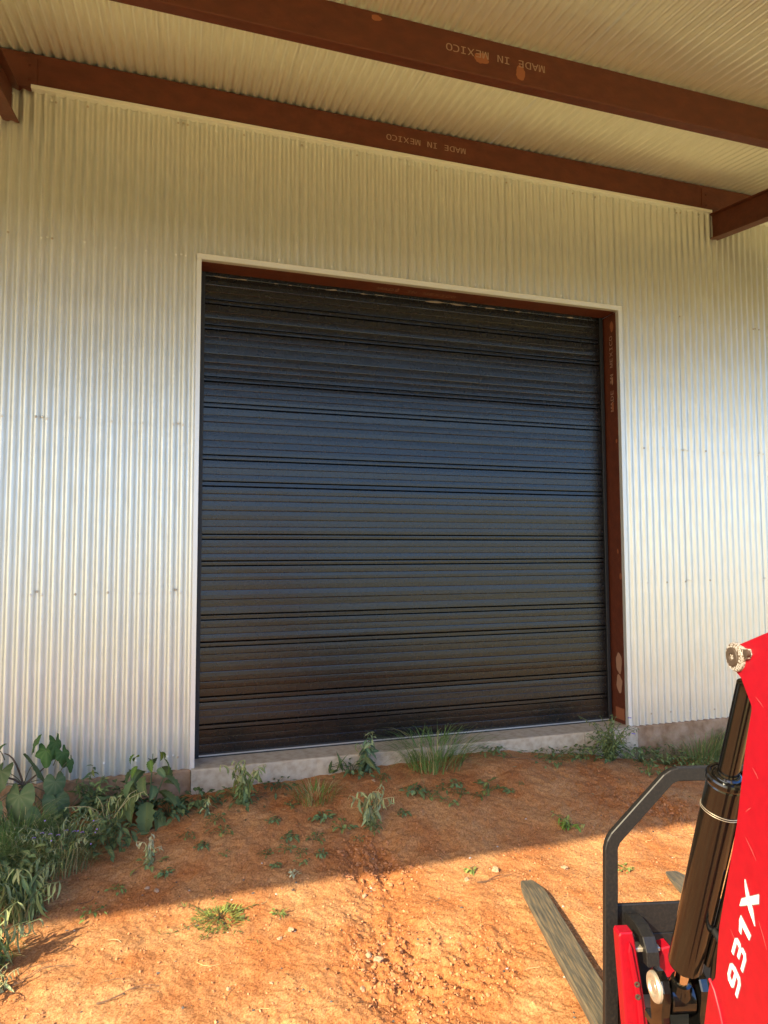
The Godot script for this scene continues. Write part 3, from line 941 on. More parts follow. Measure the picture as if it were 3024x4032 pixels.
# a sprawling spiky weed with runners
func sprawler(o: Node3D, r: float, runners: int, dense: int, c: Color, rc: Color) -> void:
	var st := mb()
	for k in dense:
		var yaw := rng.randf() * TAU
		var q := sqrt(rng.randf())
		var p := Vector3(sin(yaw) * r * 0.42 * q, 0.004 + 0.03 * (1.0 - q), cos(yaw) * r * 0.42 * q)
		leaf(st, Transform3D(aim(yaw + rng.randf_range(-0.9, 0.9), rng.randf_range(-1.1, -0.1)), p), rng.randf_range(0.015, 0.045), 0.0038, 0.8, 0.3, vary(c, 0.5), 0.0, 3)
	for k in runners:
		var yaw := TAU * k / runners + rng.randf_range(-0.5, 0.5)
		var path := PackedVector3Array()
		var l := r * rng.randf_range(0.55, 1.25)
		var turn := rng.randf_range(-0.6, 0.6)
		for i in 9:
			var t := i / 8.0
			path.append(Vector3(sin(yaw + turn * t) * l * t, 0.012 + 0.012 * sin(t * 6.0 + k), cos(yaw + turn * t) * l * t))
		tube(st, path, PackedFloat32Array([0.0022, 0.002, 0.0018, 0.0016, 0.0014, 0.0012, 0.001, 0.001, 0.0008]), 5, vary(rc, 0.2))
		for i in 22:
			var t := rng.randf_range(0.15, 1.0) * 7.9
			var p := path[int(t)].lerp(path[int(t) + 1], t - int(t))
			leaf(st, Transform3D(aim(yaw + rng.randf_range(-1.6, 1.6), rng.randf_range(-0.9, 0.2)), p), rng.randf_range(0.012, 0.032), 0.0038, 0.6, 0.3, vary(c.lerp(rc, 0.45), 0.3), 0.0, 3)
	build("foliage", st, M["leaf"], o).set_meta("kind", "stuff")

func plant(called: String, label: String, cat: String, x: float, z: float, group := "") -> Node3D:
	return thing(called, label, cat, Vector3(x, ground(x, z) - 0.004, z), 0.0, group)

const GREEN := Color(0.115, 0.155, 0.062)
const DARK := Color(0.082, 0.115, 0.048)
const GREY_GREEN := Color(0.165, 0.205, 0.075)
const SILVER := Color(0.29, 0.32, 0.15)
const LIME := Color(0.14, 0.22, 0.045)
const STRAW := Color(0.36, 0.30, 0.14)
const STEM_BROWN := Color(0.09, 0.055, 0.035)
const STEM_GREEN := Color(0.09, 0.12, 0.05)

func bigleaf(o: Node3D, meshes: Array, at: Vector3, size: float, yaw: float, droop: float, roll: float, from: Vector3) -> void:
	var m: Mesh = meshes[rng.randi() % meshes.size()]
	put("leaf", m, M["leaf"], o, Transform3D(aim(yaw, droop, roll).scaled(Vector3.ONE * size * 1.05), at))
	var st := mb()
	tube(st, stalk(from, at, 0.02), PackedFloat32Array([0.0035, 0.003, 0.0028, 0.0026, 0.0024, 0.002]), 6, STEM_BROWN.lerp(STEM_GREEN, 0.5))
	build("leaf_stalk", st, M["stem"], o)

func make_plants() -> void:
	var hearts := [heart_leaf(1, 0.0, DARK), heart_leaf(2, 0.06, Color(0.088, 0.122, 0.052)), heart_leaf(3, 0.03, Color(0.075, 0.105, 0.045))]
	var jagged := [heart_leaf(4, 0.30, Color(0.05, 0.10, 0.03)), heart_leaf(5, 0.36, Color(0.06, 0.12, 0.032))]
	# the big-leaved plant against the wall
	var o := plant("broadleaf_plant", "tall dark plant with big heart-shaped leaves against the corrugated wall at far left", "plant", 0.03, 0.26)
	var st := mb()
	tube(st, stalk(Vector3(0, 0, 0), Vector3(-0.02, 0.30, 0.0), 0.0), PackedFloat32Array([0.011, 0.010, 0.009, 0.008, 0.007, 0.007]), 8, STEM_BROWN)
	tube(st, stalk(Vector3(-0.02, 0.30, 0), Vector3(-0.13, 0.50, 0.0), 0.05), PackedFloat32Array([0.007, 0.006, 0.006, 0.005, 0.004, 0.003]), 8, STEM_BROWN)
	tube(st, stalk(Vector3(-0.02, 0.30, 0), Vector3(0.16, 0.46, -0.03), -0.01), PackedFloat32Array([0.007, 0.006, 0.005, 0.004, 0.004, 0.003]), 8, STEM_BROWN)
	tube(st, stalk(Vector3(-0.02, 0.30, 0), Vector3(-0.27, 0.27, 0.05), 0.08), PackedFloat32Array([0.007, 0.006, 0.005, 0.005, 0.004, 0.003]), 8, STEM_BROWN)
	build("stem", st, M["stem"], o)
	var hub := Vector3(-0.02, 0.30, 0)
	# position, size, facing, droop, roll
	for q: Array in [[-0.02, 0.27, 0.10, 0.135, -0.3, 1.15, 0.1], [0.11, 0.14, 0.14, 0.14, 0.25, 1.2, -0.1], [0.17, 0.20, 0.03, 0.125, 0.9, 1.0, 0.2], [-0.19, 0.20, 0.12, 0.14, -0.6, 1.0, -0.2], [-0.10, 0.10, 0.18, 0.12, -0.1, 1.2, 0.1], [0.16, 0.31, 0.02, 0.10, 0.6, 1.3, 0.0], [-0.14, 0.40, 0.02, 0.12, -0.5, 0.7, 0.3], [0.03, 0.42, -0.01, 0.14, 2.3, 0.75, 0.4], [-0.26, 0.31, 0.05, 0.13, -1.2, 0.7, 0.1], [0.20, 0.08, 0.10, 0.13, 0.8, 1.3, 0.0], [-0.25, 0.12, 0.18, 0.12, -0.9, 1.1, 0.2], [0.0, 0.06, 0.24, 0.12, 0.2, 1.0, 0.0]]:
		bigleaf(o, hearts, Vector3(q[0], q[1], q[2]), q[3], q[4], q[5], q[6], hub)
	for q: Array in [[-0.17, 0.53, 0.02, 0.105, -1.3, 0.55, 0.2], [0.04, 0.56, -0.02, 0.07, -0.9, 0.9, 0.3], [0.15, 0.54, -0.02, 0.085, 0.8, 1.2, -0.3], [0.19, 0.47, -0.02, 0.075, 1.1, 1.1, 0.2], [0.10, 0.50, 0.0, 0.08, 0.2, 1.0, 0.1], [0.24, 0.42, 0.0, 0.06, 1.3, 1.2, 0.1]]:
		bigleaf(o, jagged, Vector3(q[0], q[1], q[2]), q[3], q[4], q[5], q[6], Vector3(q[0] * 0.75, q[1] - 0.07, 0.0))
	# the wilting coarse-leaved plant beside it
	o = plant("coarse_weed", "wilted weed with large toothed hanging leaves left of the door sill", "plant", 0.74, 0.26)
	st = mb()
	for q: Array in [[0.02, 0.40, 0.0], [-0.12, 0.33, 0.05], [0.10, 0.29, 0.06]]:
		tube(st, stalk(Vector3.ZERO, Vector3(q[0], q[1], q[2]), 0.0), PackedFloat32Array([0.008, 0.007, 0.006, 0.005, 0.004, 0.003]), 7, STEM_GREEN)
	build("stem", st, M["stem"], o)
	for k in 30:
		var y := lerpf(0.08, 0.43, k / 29.0)
		var yaw := k * 2.4 + 0.5
		var s: float = lerpf(1.0, 0.36, k / 29.0) * rng.randf_range(0.6, 1.15)
		var lf := mb()
		var front := 0.5 + 0.5 * cos(yaw)
		leaf(lf, Transform3D(), 0.23 * s, 0.11 * s, rng.randf_range(0.9, 1.5), rng.randf_range(0.2, 0.45), vary(GREEN * 0.8 if k < 23 else LIME * 0.6, 0.35), 0.26, 12)
		build("leaf", lf, M["leaf"], o, Transform3D(aim(yaw, rng.randf_range(-0.2, 0.9), rng.randf_range(-0.6, 0.6)), Vector3(sin(yaw) * 0.09, y, cos(yaw) * 0.07 + 0.02 + 0.03 * front)))
	# lance-leaved weeds
	o = plant("lance_weed", "slender weed with narrow pointed leaves against the corrugated wall, second plant from the left", "plant", 0.37, 0.13)
	weed(o, 0.36, 6, 0.17, 10, 0.13, 0.034, 0.35, GREEN, STEM_GREEN)
	o = plant("pale_weed", "pale dried-looking flowering weed left of the wilted toothed weed", "plant", 0.52, 0.45)
	weed(o, 0.33, 9, 0.18, 11, 0.10, 0.022, 0.9, GREY_GREEN, STRAW, SILVER)
	o = plant("fine_grass", "clump of fine drooping grass under the big heart-shaped leaves", "grass", 0.02, 0.50)
	tussock(o, 700, 0.30, 0.30, 0.28, 0.0018, Color(0.10, 0.16, 0.045), STRAW, 0.1)
	o = plant("fine_grass", "fine drooping grass at the far left edge, behind the sunlit weeds", "grass", -0.06, 0.80)
	tussock(o, 520, 0.26, 0.26, 0.26, 0.0018, Color(0.09, 0.14, 0.045), STRAW, 0.1)
	o = plant("bushy_weed", "bushy grey-green weed with tiny purple flowers at lower left", "plant", 0.30, 0.70)
	weed(o, 0.33, 22, 0.27, 12, 0.065, 0.013, 0.7, GREY_GREEN, STEM_GREEN, Color(0.25, 0.26, 0.15))
	tussock(o, 420, 0.36, 0.26, 0.26, 0.0018, Color(0.12, 0.165, 0.06), STRAW, 0.3)
	st = mb()
	for k in 7:
		for p in 5:
			leaf(st, Transform3D(aim(p * TAU / 5.0, 0.2), Vector3(rng.randf_range(-0.1, 0.2), rng.randf_range(0.16, 0.3), rng.randf_range(0.0, 0.15)) if p == 0 else Vector3(0.12 - k * 0.04, 0.22 + 0.01 * (k % 3), 0.12)), 0.012, 0.008, 0.4, 0.1, Color(0.25, 0.17, 0.45), 0.0, 3)
	build("flower", st, M["leaf"], o).set_meta("kind", "stuff")
	o = plant("bushy_weed", "dense leafy weed between the purple-flowered bush and the toothed weed", "plant", 0.55, 0.62)
	seedling(o, 0.17, 0.18, 80, 0.06, DARK)
	o = plant("bushy_weed", "green leafy bush filling the shade behind the half-sunlit long-leaved weed", "plant", 0.08, 0.86)
	seedling(o, 0.24, 0.26, 150, 0.06, GREEN)
	tussock(o, 420, 0.34, 0.28, 0.28, 0.0018, Color(0.10, 0.16, 0.05), STRAW, 0.2)
	o = plant("bushy_weed", "low leafy growth at the foot of the heart-leaved plant", "plant", 0.26, 0.40)
	seedling(o, 0.24, 0.16, 120, 0.06, GREEN)
	o = plant("bushy_weed", "leafy growth between the toothed weed and the lance-leaved weed, against the wall foot", "plant", 0.56, 0.20)
	seedling(o, 0.20, 0.22, 90, 0.065, DARK)
	o = plant("bushy_weed", "dark leafy growth under the toothed weed's hanging leaves", "plant", 0.86, 0.30)
	seedling(o, 0.18, 0.10, 70, 0.06, DARK)
	o = plant("narrow_weed", "drooping long-leaved weed half out of the sun at the left", "plant", 0.19, 1.08)
	weed(o, 0.33, 10, 0.20, 12, 0.17, 0.026, 0.95, GREY_GREEN, STEM_GREEN, SILVER)
	tussock(o, 180, 0.16, 0.2, 0.18, 0.002, GREEN, STRAW, 0.2)
	o = plant("narrow_weed", "sunlit drooping weed with long pale leaves at the lower left edge", "plant", 0.13, 1.50)
	weed(o, 0.34, 10, 0.18, 12, 0.17, 0.028, 1.0, Color(0.15, 0.19, 0.075), STEM_GREEN, SILVER)
	tussock(o, 160, 0.14, 0.2, 0.15, 0.002, LIME * 0.7, STRAW, 0.25)
	o = plant("narrow_weed", "low pale straggling weed at the bottom of the left edge", "plant", 0.20, 1.66)
	weed(o, 0.12, 8, 0.12, 8, 0.07, 0.014, 0.8, SILVER, STRAW, SILVER)
	# along the sill
	o = plant("wilted_weed", "wilted pale-topped weed leaning on the sill's left half", "plant", 1.34, 0.36)
	weed(o, 0.34, 8, 0.13, 11, 0.13, 0.030, 0.95, GREY_GREEN * 0.8, STRAW, SILVER)
	seedling(o, 0.12, 0.06, 22, 0.05, DARK)
	o = plant("dark_weed", "dark low weed by the corner of the sill and the brown stem wall", "plant", 1.05, 0.28)
	seedling(o, 0.16, 0.12, 44, 0.06, DARK)
	o = plant("dark_weed", "small upright grey weed beside the dark low weed", "plant", 1.10, 0.42)
	weed(o, 0.14, 2, 0.04, 8, 0.06, 0.018, 0.6, SILVER * 0.8, STEM_GREEN)
	o = plant("dark_weed", "dark low weed hugging the sill between wilted weed and short grass tuft", "plant", 1.57, 0.17)
	seedling(o, 0.16, 0.06, 34, 0.045, DARK)
	o = plant("grass_tuft", "short yellow-green grass tuft in front of the sill, left of the upright weed", "grass", 1.80, 0.42)
	tussock(o, 150, 0.26, 0.13, 0.18, 0.0022, LIME * 0.8, STRAW, 0.2)
	o = plant("upright_weed", "upright broad-leaved weed standing before the door's bottom edge", "plant", 2.24, 0.13)
	weed(o, 0.35, 3, 0.04, 11, 0.13, 0.042, 0.55, Color(0.10, 0.145, 0.075), STEM_GREEN, SILVER)
	o = plant("dark_weed", "dark sprawling weed at the foot of the upright weed", "plant", 2.12, 0.12)
	seedling(o, 0.20, 0.10, 60, 0.05, DARK)
	for k in 4:
		var s2 := mb()
		leaf(s2, Transform3D(aim(k * 1.7, -1.1), Vector3(-0.16 + k * 0.05, 0.02, 0.0)), 0.16, 0.02, 0.4, 0.4, DARK, 0.3, 8)
		build("leaf", s2, M["leaf"], o)
	o = plant("grass_clump", "big green grass clump leaning over the sill in front of the door", "grass", 2.76, 0.17)
	tussock(o, 330, 0.42, 0.29, 0.52, 0.0027, Color(0.12, 0.19, 0.055), STRAW, 0.12, Vector2(0.1, 0.0))
	o = plant("wilted_weed", "wilted silver-green weed standing alone on the shaded dirt slope", "plant", 2.10, 0.73)
	weed(o, 0.28, 7, 0.11, 11, 0.12, 0.028, 1.0, SILVER * 0.8, STRAW, SILVER)
	seedling(o, 0.08, 0.05, 14, 0.04, GREY_GREEN * 0.7)
	o = plant("flowering_bush", "grey-green bush with blue-violet flowers at the sill's right corner", "plant", 4.26, 0.22)
	weed(o, 0.40, 24, 0.22, 13, 0.06, 0.018, 0.5, GREY_GREEN * 0.75, STEM_GREEN)
	seedling(o, 0.24, 0.20, 110, 0.05, DARK)
	for fl: Vector3 in [Vector3(0.17, 0.34, 0.03), Vector3(0.18, 0.22, 0.06)]:
		st = mb()
		for p in 5: leaf(st, Transform3D(aim(p * TAU / 5.0, -0.2), fl), 0.020, 0.017, 0.5, 0.1, Color(0.22, 0.17, 0.52), 0.0, 3)
		build("flower", st, M["leaf"], o)
	o = plant("draped_grass", "pale green grass draping down the brown stem wall right of the door", "grass", 5.22, 0.16)
	tussock(o, 360, 0.5, 0.32, 0.42, 0.0026, Color(0.12, 0.175, 0.065), STRAW, 0.12)
	o = plant("draped_grass", "second grass clump by the stem wall, nearest the loader's red arm", "grass", 5.62, 0.15)
	tussock(o, 420, 0.26, 0.30, 0.22, 0.0024, Color(0.07, 0.115, 0.045), STRAW, 0.12)
	for q: Array in [[4.83, 0.18, 0.28, 0.17, 120, "dark low weeds under the stem wall between the violet bush and the draping grass"], [5.02, 0.36, 0.18, 0.16, 70, "small leafy weed before the stem wall, left of the draping grass"], [3.72, 0.22, 0.22, 0.08, 70, "low weed at the sill foot left of its vertical joint"], [3.98, 0.22, 0.20, 0.10, 70, "low weed at the sill foot by the vertical joint"], [3.26, 0.13, 0.13, 0.07, 30, "low weed against the sill, right of the big grass clump"], [4.42, 0.50, 0.10, 0.12, 26, "pale leafy weed in front of the violet-flowered bush"], [4.60, 0.16, 0.22, 0.14, 90, "dark ground weed right of the violet-flowered bush"], [5.45, 0.34, 0.26, 0.16, 90, "dark weeds beside the second draping grass clump"], [1.25, 0.22, 0.1, 0.05, 20, "tiny dark weed at the sill foot left of the wilted weed"]]:
		o = plant("low_weed", q[5], "weed", q[0], q[1])
		seedling(o, q[2], q[3], q[4], 0.046, DARK.lerp(GREY_GREEN, 0.3))
	o = plant("wilted_weed", "small pale wilting weed alone on the dirt at lower left", "plant", 0.77, 0.79)
	weed(o, 0.17, 4, 0.05, 7, 0.085, 0.024, 1.0, SILVER, STRAW, Color(0.4, 0.38, 0.25))
	seedling(o, 0.09, 0.03, 12, 0.05, GREY_GREEN * 0.8)
	o = plant("sunlit_tuft", "bright green spiky weed with dark runners on the sunlit dirt", "weed", 1.13, 1.37)
	sprawler(o, 0.29, 16, 330, Color(0.15, 0.19, 0.05), Color(0.06, 0.06, 0.03))
	o = plant("pale_sprig", "tiny whitish sprig on the dirt just outside the shadow edge", "weed", 1.54, 1.12)
	seedling(o, 0.03, 0.05, 16, 0.022, Color(0.36, 0.38, 0.24))
	o = plant("yellow_weed", "small yellow-green weed at the shadow edge left of the fork guard", "weed", 3.31, 1.06)
	weed(o, 0.10, 5, 0.14, 7, 0.08, 0.016, 0.5, LIME, STEM_GREEN, Color(0.4, 0.42, 0.15))
	for q: Array in [[3.38, 1.56, 0.05, "small flat weed on sunlit dirt between the two fork tines"], [1.42, 1.44, 0.04, "small flat grey weed on sunlit dirt right of the spiky weed"], [0.51, 1.14, 0.08, "yellowish low weed at the left end of the shadow edge"], [0.62, 0.98, 0.05, "tiny weed just inside the shadow edge at the left"], [2.52, 1.33, 0.03, "tiny dark weed near the left fork tine's tip"]]:
		o = plant("flat_weed", q[3], "weed", q[0], q[1])
		seedling(o, q[2], 0.02, 16, 0.028, GREY_GREEN.lerp(LIME, 0.4) * 0.9)
	# seedlings on the shaded slope: three kinds, copied
	var protos: Array = []
	var where := [[1.63, 0.46, 1.0, "small seedling just below the short grass tuft"], [1.81, 0.63, 1.7, "leafy seedling below the short grass tuft, largest of its row"], [1.91, 0.75, 1.8, "leafy seedling left of the lone wilted silver weed"], [2.10, 0.80, 1.1, "seedling at the foot of the lone wilted silver weed"], [2.33, 0.70, 1.2, "seedling right of the lone wilted silver weed"], [1.99, 0.84, 1.1, "seedling in front of the lone wilted silver weed, toward the shadow edge"], [1.73, 0.81, 1.2, "dark seedling in mid slope between two leafier ones"], [1.58, 0.77, 1.4, "dark seedling near the left of the shaded slope's middle"], [1.54, 0.88, 1.2, "dark seedling below the left of the slope's middle"], [1.62, 0.92, 0.9, "pale seedling among the three near the shadow edge"], [1.73, 0.97, 1.0, "seedling just above the crumbled clods, to their left"], [1.61, 1.01, 0.9, "lowest seedling in the shade before the sunlit dirt"], [2.31, 0.29, 1.3, "flat dark seedling below the upright weed at the sill"], [2.47, 0.52, 2.0, "creeping weed mat in the middle of the shaded slope"], [2.56, 0.60, 1.8, "creeping weed mat right of the middle of the shaded slope"], [2.67, 0.54, 1.5, "seedling below the big grass clump"], [2.78, 0.51, 1.3, "upper seedling below the big grass clump, to the right"], [2.67, 0.69, 1.4, "flat seedling lowest under the big grass clump"], [2.99, 0.60, 2.0, "leafy seedling alone right of the big grass clump"], [3.12, 0.65, 0.9, "pale seedling right of the lone leafy one"], [3.24, 0.59, 0.8, "smallest seedling at the right of the shaded slope"], [2.77, 0.62, 1.3, "long flat seedling below the big grass clump's right side"], [1.06, 0.75, 1.0, "grey seedling right of the toothed weed's hanging leaves"], [1.18, 0.85, 0.9, "small dark seedling halfway down the left slope"], [1.42, 0.90, 1.0, "seedling between left slope and slope's middle, near the shade's end"], [1.50, 0.60, 1.1, "seedling below the wilted weed at the sill"], [1.18, 0.65, 1.6, "thin grassy seedling below the dark corner weed"], [1.15, 0.50, 1.5, "dark seedling under the dark corner weed"], [1.46, 1.02, 0.9, "faint seedling on the shadow edge above the spiky weed"], [0.98, 0.62, 1.2, "dark seedling at the tip of the toothed weed's leaves"], [2.90, 0.66, 1.2, "seedling left of the lone leafy one at right"], [0.86, 0.92, 1.0, "flat seedling in front of the small pale wilting weed"]]
	for v in 3:
		var p := plant("seedling", where[v][3], "seedling", where[v][0], where[v][1], "seedlings on the shaded dirt slope")
		seedling(p, 0.042, 0.028, [16, 20, 13][v], [0.026, 0.03, 0.024][v], [GREY_GREEN * 0.62, DARK * 1.5, GREY_GREEN * 0.8][v])
		p.scale = Vector3.ONE * where[v][2]
		protos.append(p)
	for i in range(3, where.size()):
		var q: Array = where[i]
		var c: Node3D = protos[i % 3].duplicate()
		c.name = numbered("seedling")
		add_child(c, true)
		c.position = Vector3(q[0], ground(q[0], q[1]) - 0.003, q[1])
		c.rotation.y = rng.randf() * TAU
		c.scale = Vector3.ONE * q[2] * rng.randf_range(0.9, 1.1)
		c.set_meta("label", q[3])

# ------------------------------------------------------------------ stones, clods, litter
func rock(seed_: int, rough: float, flat: float, div := 2) -> ArrayMesh:
	var verts: Array[Vector3] = [Vector3.UP, Vector3.DOWN, Vector3.LEFT, Vector3.RIGHT, Vector3.FORWARD, Vector3.BACK]
	var faces: Array = [[0, 3, 5], [0, 5, 2], [0, 2, 4], [0, 4, 3], [1, 5, 3], [1, 2, 5], [1, 4, 2], [1, 3, 4]]
	for d in div:
		var mids := {}
		var next: Array = []
		for f: Array in faces:
			var m: Array = []
			for e in 3:
				var a: int = f[e]
				var b: int = f[(e + 1) % 3]
				var key := "%d_%d" % [min(a, b), max(a, b)]
				if not mids.has(key):
					mids[key] = verts.size()
					verts.append(((verts[a] + verts[b]) / 2.0).normalized())
				m.append(mids[key])
			next.append_array([[f[0], m[0], m[2]], [f[1], m[1], m[0]], [f[2], m[2], m[1]], [m[0], m[1], m[2]]])
		faces = next
	var st := mb()
	var p: Array[Vector3] = []
	for v in verts:
		var k := 1.0 + rough * (n_mid.get_noise_3d(v.x * 0.12 + seed_, v.y * 0.12, v.z * 0.12) * 1.2 + n_mid.get_noise_3d(v.x * 0.3, v.y * 0.3 + seed_, v.z * 0.3) * 0.5)
		p.append(v * k * Vector3(1, flat, 0.85))
	for f: Array in faces:
		var n := (p[f[1]] - p[f[0]]).cross(p[f[2]] - p[f[0]]).normalized()
		if n.dot(p[f[0]]) < 0.0: n = -n
		st.set_color(Color.WHITE)
		tri(st, p[f[0]], p[f[1]], p[f[2]], n)
	return st.commit()

func scatter(called: String, label: String, cat: String, mesh: Mesh, m: Material, places: Array) -> void:
	var mm := MultiMesh.new()
	mm.transform_format = MultiMesh.TRANSFORM_3D
	mm.use_colors = true
	mm.mesh = mesh
	mm.instance_count = places.size()
	for i in places.size():
		mm.set_instance_transform(i, places[i][0])
		mm.set_instance_color(i, places[i][1])
	var o := MultiMeshInstance3D.new()
	o.multimesh = mm
	o.material_override = m
	o.name = numbered(called)
	add_child(o, true)
	tag(o, label, cat, "", "stuff")

func make_stones() -> void:
	var rocks := [rock(1, 0.5, 0.6), rock(7, 0.6, 0.5), rock(13, 0.45, 0.7)]
	var said := [[1.455, 1.591, 0.017, "round white stone right of the spiky weed"], [1.396, 1.632, 0.012, "small grey-white stone beside the round white stone"], [1.89, 1.337, 0.015, "pale flat stone below the crumbled clods"], [1.771, 1.853, 0.019, "left of two pale stones touching in the dug dirt"], [1.806, 1.889, 0.021, "right of two pale stones touching in the dug dirt"], [1.691, 2.044, 0.013, "small white stone near the bottom middle of the dirt"], [1.139, 1.903, 0.010, "tiny cream stone below the spiky weed"], [1.321, 1.914, 0.009, "tiny white pebble right of the cream stone"], [2.657, 1.362, 0.022, "pale stone left of the fork tine's tip"], [2.46, 1.404, 0.016, "small pale stone left of the larger one by the fork tip"], [3.058, 1.436, 0.020, "half-buried whitish stone between the fork tines"], [0.82, 1.04, 0.015, "pinkish stone at the shadow edge on the left"], [0.77, 1.003, 0.014, "second pinkish stone at the shadow edge, further left"], [2.24, 0.30, 0.016, "white pebble on the slope right below the upright weed"]]
	for i in said.size():
		var q: Array = said[i]
		var m := put("stone", rocks[i % 3], M["pale_stone"], self, Transform3D(Basis(Vector3.UP, rng.randf() * TAU) * Basis(Vector3.RIGHT, rng.randf_range(-0.2, 0.2)).scaled(Vector3.ONE * q[2]), Vector3(q[0], ground(q[0], q[1]) + q[2] * 0.28, q[1])))
		tag(m, q[3], "stone", "pale stones on the dirt")
	# crumbs of earth, thickest where the dirt was dug
	var crumb := rock(21, 0.6, 0.75, 1)
	var places: Array = []
	var tries := 0
	while places.size() < 15000 and tries < 120000:
		tries += 1
		var x := rng.randf_range(-0.1, 4.9)
		var z := rng.randf_range(0.12, 2.7)
		var d := dug(x, z)
		var want: float = 0.07 + 0.25 * smoothstep(0.7, 1.2, z) + 0.8 * d + 0.5 * max(0.0, n_low.get_noise_2d(x * 2.0, z * 2.0 + 70.0))
		if rng.randf() > want: continue
		var s := 0.0016 + 0.0060 * pow(rng.randf(), 6.0) + 0.006 * d * pow(rng.randf(), 5.0)
		var c := Color(0.42, 0.175, 0.075).lerp(Color(0.49, 0.235, 0.115), rng.randf()) * rng.randf_range(0.75, 1.05)
		c.a = 1.0
		places.append([Transform3D(Basis(Vector3(rng.randf(), rng.randf(), rng.randf()).normalized(), rng.randf() * TAU).scaled(Vector3.ONE * s), Vector3(x, ground(x, z) + s * 0.35, z)), c])
	scatter("dirt_crumbs", "crumbs of red earth strewn over the whole dirt slope", "dirt crumbs", crumb, M["clod"], places)
	places = []
	for k in 130:
		var a := rng.randf() * TAU
		var r := sqrt(rng.randf())
		var cl: Array = [[2.0, 1.0, 0.20, 0.11], [2.03, 1.2, 0.24, 0.10], [1.86, 1.9, 0.2, 0.2], [4.2, 1.0, 0.3, 0.08]][k % 4]
		var x: float = cl[0] + cos(a) * r * cl[2]
		var z: float = cl[1] + sin(a) * r * cl[3]
		var s := rng.randf_range(0.005, 0.015)
		var c := Color(0.46, 0.19, 0.085).lerp(Color(0.48, 0.23, 0.11), rng.randf()) * rng.randf_range(0.75, 1.05)
		c.a = 1.0
		places.append([Transform3D(Basis(Vector3.UP, rng.randf() * TAU) * Basis(Vector3.RIGHT, rng.randf_range(-0.5, 0.5)).scaled(Vector3(s, s * 0.8, s)), Vector3(x, ground(x, z) + s * 0.2, z)), c])
	scatter("earth_clods", "broken clods of red earth at the shadow edge and in the dug dirt", "clods", rocks[1], M["clod"], places)
	places = []
	for k in 340:
		var x := rng.randf_range(0.2, 4.2)
		var z := rng.randf_range(0.9, 2.6)
		var s := 0.0025 + 0.006 * pow(rng.randf(), 2.5)
		var v := rng.randf_range(0.05, 0.12) if rng.randf() < 0.8 else 0.4
		places.append([Transform3D(Basis(Vector3.UP, rng.randf() * TAU).scaled(Vector3(s, s * 0.7, s * 0.8)), Vector3(x, ground(x, z) + s * 0.3, z)), Color(v, v * 0.93, v * 0.88)])
	scatter("gravel", "dark grey gravel bits spread over the sunlit dirt", "gravel", rocks[0], M["clod"], places)
	# dead leaves under and between the plants
	var st := mb()
	for k in 110:
		var x := rng.randf_range(-0.1, 1.7) if k % 3 else rng.randf_range(1.7, 5.4)
		var z := 0.12 + absf(rng.randfn(0.0, 0.30)) + (maxf(0.0, 0.5 - x) * 1.2 if x < 0.5 else 0.0)
		if z > 1.7: continue
		leaf(st, Transform3D(aim(rng.randf() * TAU, rng.randf_range(-0.25, 0.25), rng.randf_range(-0.4, 0.4)), Vector3(x, ground(x, z) + 0.004, z)), rng.randf_range(0.015, 0.05), rng.randf_range(0.008, 0.018), rng.randf_range(-0.6, 0.8), 0.35, vary(Color(0.20, 0.13, 0.06), 0.4), 0.2, 4)
	tag(build("dead_leaves", st, M["leaf"], self), "curled brown dead leaves lying under the weeds along the wall", "dead leaves", "", "stuff")
	# dry stalks and straw
	st = mb()
	for k in 70:
		var x := rng.randf_range(0.2, 4.4)
		var z := rng.randf_range(0.3, 2.4)
		var yaw := rng.randf() * TAU
		var l := rng.randf_range(0.025, 0.11)
		var p := PackedVector3Array()
		for i in 4:
			var q := Vector2(x + sin(yaw + 0.2 * i) * l * i / 3.0, z + cos(yaw + 0.2 * i) * l * i / 3.0)
			p.append(Vector3(q.x, ground(q.x, q.y) + 0.003, q.y))
		tube(st, p, PackedFloat32Array([0.0012, 0.0012, 0.001, 0.0007]), 4, vary(Color(0.10, 0.06, 0.035) if rng.randf() < 0.7 else STRAW, 0.3))
	var lit := build("dry_straw", st, M["stem"], self)
	tag(lit, "thin dry stalks and straw lying scattered on the dirt", "straw", "", "stuff")
	for q: Array in [[[0.24, 1.64], [0.50, 1.56], 0.05, "bent dry grass stalk on the sunlit dirt at lower left"], [[0.62, 1.86], [0.86, 1.80], 0.02, "pair of thin dark stalks on the dirt at the bottom left"], [[3.26, 0.20], [3.75, 0.36], 0.012, "thin dark root lying on the mound in front of the sill"], [[2.50, 1.45], [2.72, 1.42], 0.006, "dark twig lying left of the fork tine's tip"]]:
		st = mb()
		for s in 2:
			var p := PackedVector3Array()
			for i in 9:
				var t := i / 8.0
				var x := lerpf(q[0][0], q[1][0], t)
				var z := lerpf(q[0][1], q[1][1], t) + 0.02 * s * sin(3.0 * t) + 0.012 * sin(t * 7.0 + s)
				p.append(Vector3(x, ground(x, z) + 0.004 + q[2] * sin(PI * t) * (0.3 + s * 0.3), z))
			tube(st, p, PackedFloat32Array([0.0018, 0.0018, 0.0017, 0.0016, 0.0015, 0.0013, 0.0011, 0.001, 0.0008]), 5, Color(0.16, 0.09, 0.05))
		tag(build("dry_stalk", st, M["stem"], self), q[3], "twig")

# ------------------------------------------------------------------ loader and its forks
# both are drawn in the loader's own axes: x to its right, y up, z to its rear
const LOADER_TURN := -0.2219

func yz(pts: Array, x: float) -> Transform3D:       # a prism outline given as (z, y), depth along x
	return Transform3D(Basis(Vector3(0, 0, 1), Vector3(0, 1, 0), Vector3(-1, 0, 0)), Vector3(x, 0, 0))

